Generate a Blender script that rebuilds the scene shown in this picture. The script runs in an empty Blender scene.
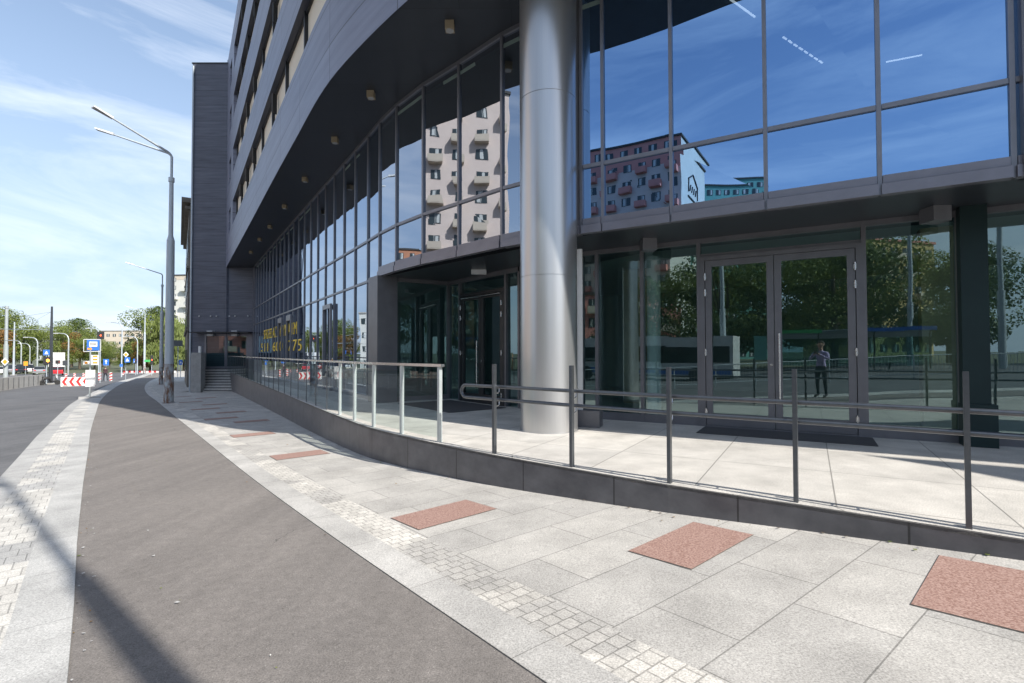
import bpy, math, random
from mathutils import Vector, Matrix
random.seed(7)
sc = bpy.context.scene
COL = sc.collection
PI = math.pi
R = math.radians
# ------------------------------------------------------------------ camera
F = 510.0; PITCH = math.atan(11.3/F); ROLL = .002
CAM = Vector((0, 0, 1.25))
fw = Vector((0, math.cos(PITCH), math.sin(PITCH))); up0 = Vector((0, -math.sin(PITCH), math.cos(PITCH))); rt0 = Vector((1, 0, 0))
rt = rt0*math.cos(ROLL)-up0*math.sin(ROLL); up = up0*math.cos(ROLL)+rt0*math.sin(ROLL)
cd = bpy.data.cameras.new('camera'); cam = bpy.data.objects.new('camera', cd); COL.objects.link(cam)
cd.sensor_width = 36; cd.lens = 36*F/1024; cd.clip_start = .05; cd.clip_end = 6000
cam.matrix_world = Matrix(((rt.x, up.x, -fw.x, 0), (rt.y, up.y, -fw.y, 0), (rt.z, up.z, -fw.z, CAM.z), (0, 0, 0, 1)))
sc.camera = cam
def ray(px, py): return fw+rt*((px-512)/F)-up*((py-341.5)/F)
def at(px, py, Y):                       # world point seen at that pixel at depth Y
    d = ray(px, py); return CAM+d*(Y/d.y)
def atz(px, py, z):
    d = ray(px, py); return CAM+d*((z-CAM.z)/d.z)

# ------------------------------------------------------------------ terrain
S_ = [-9, -5, -3, -2.18, -1.6, -.836, -.55, -.39, -.28, 0, .5, 2]
H_ = [-2.3, -2.15, -1.65, -1.23, -.86, -.56, -.43, -.34, -.27, 0, .45, .9]
def interp(x, xs, ys):
    if x <= xs[0]: return ys[0]
    for i in range(1, len(xs)):
        if x <= xs[i]:
            t = (x-xs[i-1])/(xs[i]-xs[i-1]); return ys[i-1]+(ys[i]-ys[i-1])*t
    return ys[-1]
def zg(x, y):
    s = .044*x-.033*y
    return -.17+sum(interp(s+d, S_, H_) for d in (-.12, -.08, -.04, 0, .04, .08, .12))/7

# ------------------------------------------------------------------ materials
MATS = {}
def nodes(name):
    m = bpy.data.materials.new(name); m.use_nodes = True
    nt = m.node_tree; return m, nt, nt.nodes, nt.links, nt.nodes['Principled BSDF']
def N(nt, t, **kw):
    n = nt.nodes.new(t)
    for k, v in kw.items():
        if k.startswith('_'): setattr(n, k[1:], v)
        else: n.inputs[k.replace('__', ' ')].default_value = v
    return n
def noisy(name, c, c2=None, scale=8, rough=.6, metal=0, bump=0, stretch=None, detail=6, spec=.5, contrast=(.3, .7), coord='Object', fine=0):
    m, nt, nd, ln, b = nodes(name)
    if c2 is None: c2 = tuple(x*.85 for x in c)
    tc = N(nt, 'ShaderNodeTexCoord'); mp = N(nt, 'ShaderNodeMapping')
    if stretch: mp.inputs['Scale'].default_value = stretch
    ln.new(tc.outputs[coord], mp.inputs['Vector'])
    nz = N(nt, 'ShaderNodeTexNoise', Scale=scale, Detail=detail, Roughness=.6)
    ln.new(mp.outputs[0], nz.inputs['Vector'])
    cr = N(nt, 'ShaderNodeValToRGB'); e = cr.color_ramp.elements
    e[0].position, e[1].position = contrast; e[0].color = (*c2, 1); e[1].color = (*c, 1)
    ln.new(nz.outputs['Fac'], cr.inputs[0]); out = cr.outputs[0]
    if fine:
        n2 = N(nt, 'ShaderNodeTexNoise', Scale=fine, Detail=3, Roughness=.8); ln.new(tc.outputs[coord], n2.inputs['Vector'])
        mr = N(nt, 'ShaderNodeMapRange'); mr.inputs[1].default_value = .3; mr.inputs[2].default_value = .7; mr.inputs[3].default_value = .72; mr.inputs[4].default_value = 1.28
        ln.new(n2.outputs['Fac'], mr.inputs[0])
        vm = N(nt, 'ShaderNodeVectorMath', _operation='SCALE'); ln.new(out, vm.inputs[0]); ln.new(mr.outputs[0], vm.inputs['Scale']); out = vm.outputs[0]
    ln.new(out, b.inputs['Base Color'])
    b.inputs['Roughness'].default_value = rough; b.inputs['Metallic'].default_value = metal; b.inputs['Specular IOR Level'].default_value = spec
    if bump:
        bp = N(nt, 'ShaderNodeBump', Strength=bump, Distance=.01); ln.new(nz.outputs['Fac'], bp.inputs['Height']); ln.new(bp.outputs[0], b.inputs['Normal'])
    MATS[name] = m; return m
def emit(name, c, s):
    m, nt, nd, ln, b = nodes(name); b.inputs['Base Color'].default_value = (*c, 1)
    b.inputs['Emission Color'].default_value = (*c, 1); b.inputs['Emission Strength'].default_value = s; MATS[name] = m; return m

def paving(name, kerb, kc, cob_end, base, base2, light, slab=(.95, .5), coord_uv=True, cob=(.1, .1), off0=.37, jw=.0045):
    """granite: kerb strip 0..kerb, small setts kerb..cob_end, then large slabs; uv = metres"""
    m, nt, nd, ln, b = nodes(name)
    uv = N(nt, 'ShaderNodeUVMap'); sp = N(nt, 'ShaderNodeSeparateXYZ'); ln.new(uv.outputs[0], sp.inputs[0])
    cb = N(nt, 'ShaderNodeCombineXYZ'); ln.new(sp.outputs[1], cb.inputs[0]); ln.new(sp.outputs[0], cb.inputs[1])   # x = v (across), y = u (along)
    def brick(w, h, mortar, vec, c1, c2, mc, off=.5, bias=0.):
        t = N(nt, 'ShaderNodeTexBrick', Scale=1.0); t.offset = off; t.squash = 1
        t.inputs['Brick Width'].default_value = w; t.inputs['Row Height'].default_value = h; t.inputs['Mortar Size'].default_value = mortar
        t.inputs['Mortar Smooth'].default_value = .2; t.inputs['Bias'].default_value = bias
        t.inputs['Color1'].default_value = (*c1, 1); t.inputs['Color2'].default_value = (*c2, 1); t.inputs['Mortar'].default_value = (*mc, 1)
        ln.new(vec, t.inputs['Vector']); return t
    dk = tuple(x*.45 for x in base)
    sl = brick(slab[0], slab[1], jw, cb.outputs[0], base, base2, dk, off0)
    kb = brick(1.1, kerb*4, .003, uv.outputs[0], kc, tuple(x*.9 for x in kc), dk, 0)
    # setts: patches of lighter and of grey stones
    ct = brick(cob[0], cob[1], .0055, cb.outputs[0], light, tuple(x*.8 for x in light), tuple(x*.52 for x in light), .5)
    cg = brick(cob[0], cob[1]*1.0, .0045, cb.outputs[0], base, base2, dk, .5)
    pn = N(nt, 'ShaderNodeTexNoise', Scale=1.3, Detail=1.0); ln.new(uv.outputs[0], pn.inputs['Vector'])
    st = N(nt, 'ShaderNodeMapRange'); st.inputs[1].default_value = .44; st.inputs[2].default_value = .5; ln.new(pn.outputs['Fac'], st.inputs[0])
    mxc = N(nt, 'ShaderNodeMix', _data_type='RGBA'); ln.new(st.outputs[0], mxc.inputs[0]); ln.new(cg.outputs[0], mxc.inputs[6]); ln.new(ct.outputs[0], mxc.inputs[7])
    def gt(val):
        g = N(nt, 'ShaderNodeMath', _operation='GREATER_THAN'); g.inputs[1].default_value = val; ln.new(sp.outputs[1], g.inputs[0]); return g.outputs[0]
    m1 = N(nt, 'ShaderNodeMix', _data_type='RGBA'); ln.new(gt(kerb), m1.inputs[0]); ln.new(kb.outputs[0], m1.inputs[6]); ln.new(mxc.outputs[2], m1.inputs[7])
    m2 = N(nt, 'ShaderNodeMix', _data_type='RGBA'); ln.new(gt(cob_end), m2.inputs[0]); ln.new(m1.outputs[2], m2.inputs[6]); ln.new(sl.outputs[0], m2.inputs[7])
    # granite speckle and large stains
    ob = N(nt, 'ShaderNodeTexCoord')
    n1 = N(nt, 'ShaderNodeTexNoise', Scale=95.0, Detail=3.0, Roughness=.8); ln.new(ob.outputs['Object'], n1.inputs['Vector'])
    r1 = N(nt, 'ShaderNodeMapRange'); r1.inputs[1].default_value = .3; r1.inputs[2].default_value = .7; r1.inputs[3].default_value = .55; r1.inputs[4].default_value = 1.42; ln.new(n1.outputs['Fac'], r1.inputs[0])
    n2 = N(nt, 'ShaderNodeTexNoise', Scale=1.7, Detail=6.0, Roughness=.65); ln.new(ob.outputs['Object'], n2.inputs['Vector'])
    r2 = N(nt, 'ShaderNodeMapRange'); r2.inputs[1].default_value = .3; r2.inputs[2].default_value = .7; r2.inputs[3].default_value = .74; r2.inputs[4].default_value = 1.12; ln.new(n2.outputs['Fac'], r2.inputs[0])
    mu = N(nt, 'ShaderNodeMath', _operation='MULTIPLY'); ln.new(r1.outputs[0], mu.inputs[0]); ln.new(r2.outputs[0], mu.inputs[1])
    vm = N(nt, 'ShaderNodeVectorMath', _operation='SCALE'); ln.new(m2.outputs[2], vm.inputs[0]); ln.new(mu.outputs[0], vm.inputs['Scale'])
    ln.new(vm.outputs[0], b.inputs['Base Color']); b.inputs['Roughness'].default_value = .75
    bp = N(nt, 'ShaderNodeBump', Strength=.25, Distance=.004); ln.new(n1.outputs['Fac'], bp.inputs['Height']); ln.new(bp.outputs[0], b.inputs['Normal'])
    MATS[name] = m; return m

def panels(name, c, c2, w, h, seam, off=0., rough=.45, streak=(1.2, 9), spec=.4, uvc=True):
    """cladding in large panels with dark seams and streaks; uv = metres along / up"""
    m, nt, nd, ln, b = nodes(name)
    uv = N(nt, 'ShaderNodeUVMap')
    mp = N(nt, 'ShaderNodeMapping'); mp.inputs['Scale'].default_value = (streak[0], streak[1], 1); ln.new(uv.outputs[0], mp.inputs['Vector'])
    nz = N(nt, 'ShaderNodeTexNoise', Scale=1.0, Detail=7.0, Roughness=.65); ln.new(mp.outputs[0], nz.inputs['Vector'])
    cr = N(nt, 'ShaderNodeValToRGB'); e = cr.color_ramp.elements; e[0].position = .3; e[1].position = .7; e[0].color = (*c2, 1); e[1].color = (*c, 1); ln.new(nz.outputs['Fac'], cr.inputs[0])
    t = N(nt, 'ShaderNodeTexBrick', Scale=1.0); t.offset = off
    t.inputs['Brick Width'].default_value = w; t.inputs['Row Height'].default_value = h; t.inputs['Mortar Size'].default_value = seam; t.inputs['Mortar Smooth'].default_value = .0
    t.inputs['Color1'].default_value = (1, 1, 1, 1); t.inputs['Color2'].default_value = (.88, .88, .88, 1); t.inputs['Mortar'].default_value = (.3, .3, .3, 1); ln.new(uv.outputs[0], t.inputs['Vector'])
    mx = N(nt, 'ShaderNodeMix', _data_type='RGBA', _blend_type='MULTIPLY'); mx.inputs[0].default_value = 1; ln.new(cr.outputs[0], mx.inputs[6]); ln.new(t.outputs[0], mx.inputs[7])
    ln.new(mx.outputs[2], b.inputs['Base Color']); b.inputs['Roughness'].default_value = rough; b.inputs['Specular IOR Level'].default_value = spec
    MATS[name] = m; return m

def glass(name, tint, refl, base, rough=.0, wave=.0):
    m, nt, nd, ln, b = nodes(name); nd.remove(b); out = nd['Material Output']
    tr = N(nt, 'ShaderNodeBsdfTransparent'); tr.inputs[0].default_value = (*tint, 1)
    gl = N(nt, 'ShaderNodeBsdfGlossy'); gl.inputs['Color'].default_value = (*refl, 1); gl.inputs['Roughness'].default_value = rough
    geo = N(nt, 'ShaderNodeNewGeometry'); dt = N(nt, 'ShaderNodeVectorMath', _operation='DOT_PRODUCT'); ln.new(geo.outputs['Incoming'], dt.inputs[0]); ln.new(geo.outputs['Normal'], dt.inputs[1])
    ab = N(nt, 'ShaderNodeMath', _operation='ABSOLUTE'); ln.new(dt.outputs['Value'], ab.inputs[0])
    om = N(nt, 'ShaderNodeMath', _operation='SUBTRACT'); om.inputs[0].default_value = 1.0; ln.new(ab.outputs[0], om.inputs[1])
    fr = N(nt, 'ShaderNodeMath', _operation='POWER'); fr.inputs[1].default_value = 4.5; ln.new(om.outputs[0], fr.inputs[0])
    mr = N(nt, 'ShaderNodeMapRange'); mr.inputs[3].default_value = base; mr.inputs[4].default_value = 1.0; ln.new(fr.outputs[0], mr.inputs[0])
    mx = N(nt, 'ShaderNodeMixShader'); ln.new(mr.outputs[0], mx.inputs[0]); ln.new(tr.outputs[0], mx.inputs[1]); ln.new(gl.outputs[0], mx.inputs[2]); ln.new(mx.outputs[0], out.inputs[0])
    if wave:
        tc = N(nt, 'ShaderNodeTexCoord'); nz = N(nt, 'ShaderNodeTexNoise', Scale=1.1, Detail=1.0); ln.new(tc.outputs['Object'], nz.inputs['Vector'])
        bp = N(nt, 'ShaderNodeBump', Strength=1.0, Distance=wave); ln.new(nz.outputs['Fac'], bp.inputs['Height'])
        ln.new(bp.outputs[0], gl.inputs['Normal'])
    MATS[name] = m; return m

def asphalt(name, c, c2, speck, crack=True):
    m, nt, nd, ln, b = nodes(name); tc = N(nt, 'ShaderNodeTexCoord'); P = tc.outputs['Object']
    def ns(sc_, det, ro, a, b_, lo, hi, st=None):
        v = P
        if st: mp = N(nt, 'ShaderNodeMapping'); mp.inputs['Scale'].default_value = st; mp.inputs['Rotation'].default_value = (0, 0, -.66); ln.new(P, mp.inputs[0]); v = mp.outputs[0]
        n = N(nt, 'ShaderNodeTexNoise', Scale=sc_, Detail=det, Roughness=ro); ln.new(v, n.inputs['Vector'])
        r = N(nt, 'ShaderNodeMapRange'); r.inputs[1].default_value = a; r.inputs[2].default_value = b_; r.inputs[3].default_value = lo; r.inputs[4].default_value = hi; ln.new(n.outputs['Fac'], r.inputs[0]); return r.outputs[0], n
    big, _ = ns(.55, 6, .6, .35, .68, 0, 1)
    mx = N(nt, 'ShaderNodeMix', _data_type='RGBA'); mx.inputs[6].default_value = (*c2, 1); mx.inputs[7].default_value = (*c, 1); ln.new(big, mx.inputs[0])
    fine, fn_ = ns(120, 2, .7, .28, .72, .60, 1.40)
    mid, _ = ns(14, 5, .7, .3, .7, .84, 1.12)
    trk, _ = ns(1.0, 3, .6, .35, .7, .88, 1.07, (3.0, .12, 1))
    a1 = N(nt, 'ShaderNodeMath', _operation='MULTIPLY'); ln.new(fine, a1.inputs[0]); ln.new(mid, a1.inputs[1])
    a2 = N(nt, 'ShaderNodeMath', _operation='MULTIPLY'); ln.new(a1.outputs[0], a2.inputs[0]); ln.new(trk, a2.inputs[1]); last = a2.outputs[0]
    # pale aggregate flecks
    vo = N(nt, 'ShaderNodeTexVoronoi', Scale=55.0); ln.new(P, vo.inputs['Vector'])
    lt = N(nt, 'ShaderNodeMath', _operation='LESS_THAN'); lt.inputs[1].default_value = .10; ln.new(vo.outputs['Distance'], lt.inputs[0])
    vc = N(nt, 'ShaderNodeSeparateXYZ'); ln.new(vo.outputs['Color'], vc.inputs[0]); g2 = N(nt, 'ShaderNodeMath', _operation='GREATER_THAN'); g2.inputs[1].default_value = 1-speck; ln.new(vc.outputs[0], g2.inputs[0])
    fl = N(nt, 'ShaderNodeMath', _operation='MULTIPLY'); ln.new(lt.outputs[0], fl.inputs[0]); ln.new(g2.outputs[0], fl.inputs[1])
    vm = N(nt, 'ShaderNodeVectorMath', _operation='SCALE'); ln.new(mx.outputs[2], vm.inputs[0]); ln.new(last, vm.inputs['Scale'])
    m3 = N(nt, 'ShaderNodeMix', _data_type='RGBA'); m3.inputs[7].default_value = (.5, .48, .44, 1); ln.new(fl.outputs[0], m3.inputs[0]); ln.new(vm.outputs[0], m3.inputs[6]); col = m3.outputs[2]
    if crack:
        wp = N(nt, 'ShaderNodeTexNoise', Scale=2.2, Detail=4.0); ln.new(P, wp.inputs['Vector']); ad = N(nt, 'ShaderNodeVectorMath', _operation='MULTIPLY_ADD'); ln.new(wp.outputs['Color'], ad.inputs[0]); ad.inputs[1].default_value = (.9, .9, 0); ln.new(P, ad.inputs[2])
        v2 = N(nt, 'ShaderNodeTexVoronoi', Scale=.33, _feature='DISTANCE_TO_EDGE'); ln.new(ad.outputs[0], v2.inputs['Vector'])
        l2 = N(nt, 'ShaderNodeMath', _operation='LESS_THAN'); l2.inputs[1].default_value = .0016; ln.new(v2.outputs['Distance'], l2.inputs[0])
        ms, _ = ns(.5, 2, .5, .50, .56, 0, 1); mm = N(nt, 'ShaderNodeMath', _operation='MULTIPLY'); ln.new(l2.outputs[0], mm.inputs[0]); ln.new(ms, mm.inputs[1]); m5 = N(nt, 'ShaderNodeMath', _operation='MULTIPLY'); m5.inputs[1].default_value = .6; ln.new(mm.outputs[0], m5.inputs[0])
        m4 = N(nt, 'ShaderNodeMix', _data_type='RGBA'); m4.inputs[7].default_value = (.04, .04, .038, 1); ln.new(m5.outputs[0], m4.inputs[0]); ln.new(col, m4.inputs[6]); col = m4.outputs[2]
    ln.new(col, b.inputs['Base Color']); b.inputs['Roughness'].default_value = .82; b.inputs['Specular IOR Level'].default_value = .35
    bp = N(nt, 'ShaderNodeBump', Strength=.55, Distance=.004); ln.new(fn_.outputs['Fac'], bp.inputs['Height']); ln.new(bp.outputs[0], b.inputs['Normal'])
    MATS[name] = m
asphalt('asphalt_path', (.205, .186, .171), (.168, .153, .142), .08)
asphalt('asphalt_road', (.135, .135, .14), (.095, .096, .10), .05)
noisy('soil', (.10, .11, .06), (.06, .07, .04), .3, .95)
paving('paving_side', .27, (.45, .435, .41), .58, (.44, .42, .388), (.375, .36, .336), (.60, .57, .52), slab=(.95, .52))
paving('paving_strip', .30, (.43, .425, .41), .72, (.41, .405, .39), (.35, .345, .335), (.56, .54, .50), slab=(3, .9), cob=(.13, .21))
paving('plaza_stone', .0, (.6, .57, .52), .0, (.52, .495, .455), (.46, .44, .41), (.6, .6, .6), slab=(1.12, 1.3), off0=0., jw=.007)
noisy('red_granite', (.38, .255, .215), (.21, .115, .09), 75, .7, fine=160, contrast=(.38, .62), detail=3)
noisy('joint', (.10, .095, .085), None, 30, .9)
noisy('pale_slab', (.41, .405, .395), (.36, .355, .345), 5, .7, fine=100)
panels('fascia', (.24, .26, .345), (.155, .17, .235), 3.1, 1.0, .014, 0, .42, (.35, 5))
panels('wing_panel', (.135, .145, .185), (.07, .076, .10), 3.6, 1.1, .008, 0, .5, (.5, 7))
panels('plinth_stone', (.135, .132, .138), (.065, .064, .07), 1.18, 4, .008, 0, .4, (2.5, 3))
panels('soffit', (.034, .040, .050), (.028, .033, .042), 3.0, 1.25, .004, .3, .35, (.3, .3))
noisy('frame', (.15, .152, .17), (.12, .122, .135), 3, .38, .35)
noisy('frame_dark', (.03, .032, .036), None, 3, .4, .2)
noisy('mullion', (.21, .215, .245), (.17, .175, .20), 3, .35, .4)
noisy('sill_metal', (.20, .20, .235), (.17, .17, .20), 3, .35, .4)
noisy('column_metal', (.50, .50, .50), (.46, .46, .465), 2, .30, .8, stretch=(30, 30, .6), contrast=(.2, .8))
noisy('steel', (.62, .63, .64), (.5, .5, .52), 20, .25, .95)
noisy('rail_steel', (.125, .135, .15), (.10, .11, .12), 20, .32, .75)
noisy('post_light', (.45, .49, .49), None, 4, .4, .3)
noisy('pole_grey', (.47, .52, .56), (.40, .45, .49), 5, .5, .2, stretch=(4, 4, .6))
noisy('rust', (.40, .44, .46), (.17, .09, .055), 2.2, .8, 0, stretch=(2.5, 2.5, 1.0), contrast=(.42, .60), detail=9)
noisy('lamp_white', (.62, .64, .66), None, 4, .4)
noisy('lamp_glass', (.35, .36, .36), None, 4, .3)
noisy('concrete', (.42, .41, .39), (.33, .32, .30), 1.5, .85, fine=20)
noisy('stone_pier', (.32, .32, .31), (.24, .24, .235), 4, .8, fine=60)
noisy('interior', (.17, .23, .22), None, 2, .8)
noisy('interior_floor', (.36, .40, .39), (.30, .34, .33), 1, .35)
noisy('interior_pier', (.34, .28, .19), (.25, .20, .14), 3, .8)
noisy('blind', (.80, .70, .56), (.74, .64, .50), .5, .7)
noisy('dark_teal', (.010, .026, .028), (.008, .020, .022), 2, .5, spec=.25)
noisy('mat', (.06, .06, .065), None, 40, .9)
noisy('white_paint', (.75, .75, .74), (.66, .66, .65), 6, .5)
noisy('red_paint', (.55, .03, .03), None, 6, .5)
noisy('yellow_letter', (.95, .66, .03), None, 6, .5)
noisy('blue_sign', (.03, .16, .60), None, 6, .4)
noisy('orange_sign', (.85, .33, .02), None, 6, .4)
noisy('black', (.02, .02, .022), None, 6, .5)
noisy('rubber', (.025, .025, .025), None, 6, .8)
noisy('car_glass', (.02, .025, .03), None, 6, .08)
noisy('skin', (.55, .35, .26), None, 6, .6)
noisy('shirt', (.42, .36, .58), (.36, .30, .50), 9, .8)
noisy('trousers', (.02, .022, .03), None, 9, .85)
noisy('hair', (.05, .035, .025), None, 30, .7)
noisy('dark_shirt', (.07, .03, .04), None, 9, .85)
noisy('bark', (.12, .095, .07), (.07, .055, .04), 6, .9)
noisy('plaster_red', (.72, .30, .25), (.62, .25, .21), .6, .85)
noisy('plaster_grey', (.74, .62, .55), (.66, .55, .49), .4, .85)
noisy('plaster_white', (.62, .62, .58), (.54, .54, .50), .3, .85)
noisy('plaster_teal', (.20, .46, .40), (.17, .40, .35), .3, .85)
noisy('plaster_yellow', (.58, .43, .18), (.50, .38, .17), .3, .85)
noisy('plaster_beige', (.60, .52, .42), (.52, .45, .37), .3, .85)
noisy('plaster_orange', (.52, .24, .14), None, .3, .85)
noisy('old_stone', (.20, .18, .155), (.13, .115, .10), 1.2, .9, bump=.4)
noisy('roof_dark', (.07, .07, .07), None, 1, .8)
noisy('window_dark', (.05, .065, .07), None, 3, .12)
noisy('curtain_white', (.6, .62, .6), None, 3, .5)
noisy('magenta', (.62, .04, .30), None, 3, .5)
noisy('green_paint', (.05, .42, .12), None, 3, .5)
emit('amber_on', (1, .38, .03), 4); emit('red_on', (1, .08, .02), 3); emit('tube_on', (.9, .95, 1), 1.5)
def leafmat(name, c, c2):
    m, nt, nd, ln, b = nodes(name)
    oi = N(nt, 'ShaderNodeNewGeometry'); cr = N(nt, 'ShaderNodeValToRGB'); e = cr.color_ramp.elements
    e[0].color = (*c2, 1); e[1].color = (*c, 1); ln.new(oi.outputs['Random Per Island'], cr.inputs[0])
    ln.new(cr.outputs[0], b.inputs['Base Color']); b.inputs['Roughness'].default_value = .6
    tl = N(nt, 'ShaderNodeBsdfTranslucent'); ln.new(cr.outputs[0], tl.inputs[0])
    mx = N(nt, 'ShaderNodeMixShader'); mx.inputs[0].default_value = .3; ln.new(b.outputs[0], mx.inputs[1]); ln.new(tl.outputs[0], mx.inputs[2]); ln.new(mx.outputs[0], nd['Material Output'].inputs[0])
    MATS[name] = m
leafmat('leaf_green', (.22, .26, .05), (.10, .14, .03))
leafmat('leaf_dark', (.11, .16, .035), (.05, .08, .02))
leafmat('leaf_pale', (.26, .31, .10), (.14, .18, .05))
leafmat('leaf_autumn', (.34, .16, .04), (.13, .10, .03))
glass('glass_mirror', (.28, .33, .36), (.31, .53, .88), .62, wave=.0014)
glass('glass_left', (.26, .32, .35), (.66, .74, .86), .50, wave=.0025)
glass('glass_clear', (.58, .76, .74), (.62, .82, .84), .23, wave=.0008)
glass('glass_rail', (.78, .86, .84), (.85, .9, .92), .03)

# ------------------------------------------------------------------ mesh helpers
class MB:
    def __init__(s): s.v = []; s.f = []; s.mi = []; s.uv = []
    def face(s, pts, m=0, uv=None):
        i = len(s.v); s.v += [tuple(p) for p in pts]; s.f.append(tuple(range(i, i+len(pts)))); s.mi.append(m)
        s.uv.append(uv or [(0, 0)]*len(pts))
    def hexa(s, b, t, m=0):              # bottom quad (ccw from above), top quad
        b = [Vector(p) for p in b]; t = [Vector(p) for p in t]
        s.face([b[3], b[2], b[1], b[0]], m, [(p.x, p.y) for p in (b[3], b[2], b[1], b[0])])
        s.face(t, m, [(p.x, p.y) for p in t])
        acc = 0
        for i in range(4):
            j = (i+1) % 4; L = (b[j]-b[i]).length
            s.face([b[i], b[j], t[j], t[i]], m, [(acc, b[i].z), (acc+L, b[j].z), (acc+L, t[j].z), (acc, t[i].z)]); acc += L
    def box(s, x0, x1, y0, y1, z0, z1, m=0):
        s.hexa([(x0, y0, z0), (x1, y0, z0), (x1, y1, z0), (x0, y1, z0)], [(x0, y0, z1), (x1, y0, z1), (x1, y1, z1), (x0, y1, z1)], m)
    def wall(s, p, q, z0, z1, th, side=0., m=0):     # vertical slab along p->q; th thickness, side = offset to the left of p->q
        p = Vector((p[0], p[1])); q = Vector((q[0], q[1])); d = (q-p).normalized(); n = Vector((-d.y, d.x))
        a = p+n*(side-th/2); b = q+n*(side-th/2); c = q+n*(side+th/2); e = p+n*(side+th/2)
        s.hexa([(*a, z0), (*b, z0), (*c, z0), (*e, z0)], [(*a, z1), (*b, z1), (*c, z1), (*e, z1)], m)
    def tube(s, pts, rad, seg=10, m=0, cap=True):
        pts = [Vector(p) for p in pts]; rs = rad if isinstance(rad, (list, tuple)) else [rad]*len(pts)
        base = len(s.v); ref = None
        for i, p in enumerate(pts):
            t = (pts[min(i+1, len(pts)-1)]-pts[max(i-1, 0)])
            t = t.normalized() if t.length > 1e-9 else Vector((0, 0, 1))
            if ref is None: ref = Vector((1, 0, 0)) if abs(t.x) < .9 else Vector((0, 1, 0))
            a = (ref-t*ref.dot(t)).normalized(); ref = a; b = t.cross(a)
            for k in range(seg):
                w = 2*PI*k/seg; s.v.append(tuple(p+(a*math.cos(w)+b*math.sin(w))*rs[i]))
        for i in range(len(pts)-1):
            for k in range(seg):
                k2 = (k+1) % seg; s.f.append((base+i*seg+k, base+i*seg+k2, base+(i+1)*seg+k2, base+(i+1)*seg+k)); s.mi.append(m); s.uv.append([(0, 0)]*4)
        if cap:
            r0 = [s.v[base+k] for k in reversed(range(seg))]; r1 = [s.v[base+(len(pts)-1)*seg+k] for k in range(seg)]
            s.face(r0, m); s.face(r1, m)
    def disc(s, c, nrm, r, th, seg=20, m=0):
        n = Vector(nrm).normalized(); s.tube([Vector(c)-n*th/2, Vector(c)+n*th/2], r, seg, m)
    def build(s, name, mats, parent=None, smooth=False, loc=None):
        me = bpy.data.meshes.new(name); me.from_pydata(s.v, [], s.f)
        if not isinstance(mats, (list, tuple)): mats = [mats]
        for k in mats: me.materials.append(MATS[k])
        me.polygons.foreach_set('material_index', s.mi)
        uvl = me.uv_layers.new(name='UVMap'); flat = []
        for u in s.uv:
            for a in u: flat += [a[0], a[1]]
        uvl.data.foreach_set('uv', flat)
        if smooth:
            me.polygons.foreach_set('use_smooth', [len(f) == 4 for f in s.f])
        me.update()
        o = bpy.data.objects.new(name, me); COL.objects.link(o)
        if parent: o.parent = parent
        if loc: o.location = loc
        return o
def tag(o, label=None, cat=None, group=None, kind=None):
    if label: o['label'] = label
    if cat: o['category'] = cat
    if group: o['group'] = group
    if kind: o['kind'] = kind
    return o
def thing(name, label, cat, loc=(0, 0, 0), rz=0, group=None):
    o = bpy.data.objects.new(name, None); COL.objects.link(o); o.location = loc; o.rotation_euler = (0, 0, rz); o.empty_display_size = .2
    return tag(o, label, cat, group)
def copy_tree(o, parent=None):
    c = o.copy(); COL.objects.link(c); c.parent = parent
    for ch in list(o.children): copy_tree(ch, c)
    return c
def bevel(o, w=.01, seg=2):
    b = o.modifiers.new('Bevel', 'BEVEL'); b.width = w; b.segments = seg; b.limit_method = 'ANGLE'; return o
def catmull(P, step):
    P = [Vector(p) for p in P]; out = []
    for i in range(len(P)-1):
        p0 = P[max(i-1, 0)]; p1 = P[i]; p2 = P[i+1]; p3 = P[min(i+2, len(P)-1)]
        if i == 0: p0 = p1*2-p2
        if i == len(P)-2: p3 = p2*2-p1
        n = max(1, int((p2-p1).length/step))
        # centripetal-ish: use plain uniform with scaled tangents
        L = (p2-p1).length
        t1 = ((p2-p1)/L+(p1-p0)/max((p1-p0).length, 1e-6)).normalized()*L
        t2 = ((p2-p1)/L+(p3-p2)/max((p3-p2).length, 1e-6)).normalized()*L
        for k in range(n):
            t = k/n; t_2 = t*t; t_3 = t_2*t
            out.append(p1*(2*t_3-3*t_2+1)+t1*(t_3-2*t_2+t)+p2*(-2*t_3+3*t_2)+t2*(t_3-t_2))
    out.append(P[-1]); return out

# ------------------------------------------------------------------ ground ribbons
bikeR = catmull([(34, -19), (26, -15), (16, -10), (10, -6.6), (6, -3.9), (3.3, -1.6), (1.4, .75), (.15, 2.34), (-1.51, 4.46), (-3.55, 7.09), (-7.57, 12.3), (-11.93, 17.9), (-24.9, 34.8), (-37.5, 52.3), (-46.5, 66.1), (-56, 82), (-70, 105)], .5)
bikeW = lambda i: None
def normals(P):
    out = []
    for i in range(len(P)):
        d = (P[min(i+1, len(P)-1)]-P[max(i-1, 0)]).normalized(); out.append(Vector((-d.y, d.x)))   # left of travel direction = towards the road
    return out
nR = normals(bikeR)
arc = [0.]
for i in range(1, len(bikeR)): arc.append(arc[-1]+(bikeR[i]-bikeR[i-1]).length)
def width_at(y): return interp(y, [-20, 0, 3.5, 4.5, 5.8, 8.4, 14.1, 24.4, 38, 60, 110], [2.0, 1.75, 1.71, 1.74, 1.80, 1.89, 2.05, 2.15, 2.18, 2.25, 2.25])
bikeL = [p+n*width_at(p.y) for p, n in zip(bikeR, nR)]
def strip_w(y): return interp(y, [-20, 2, 8, 30, 45, 60, 110], [1.1, 1.05, 1.0, 1.05, .95, .9, 1.2])
stripL = [p+n*strip_w(p.y) for p, n in zip(bikeL, nR)]
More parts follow.
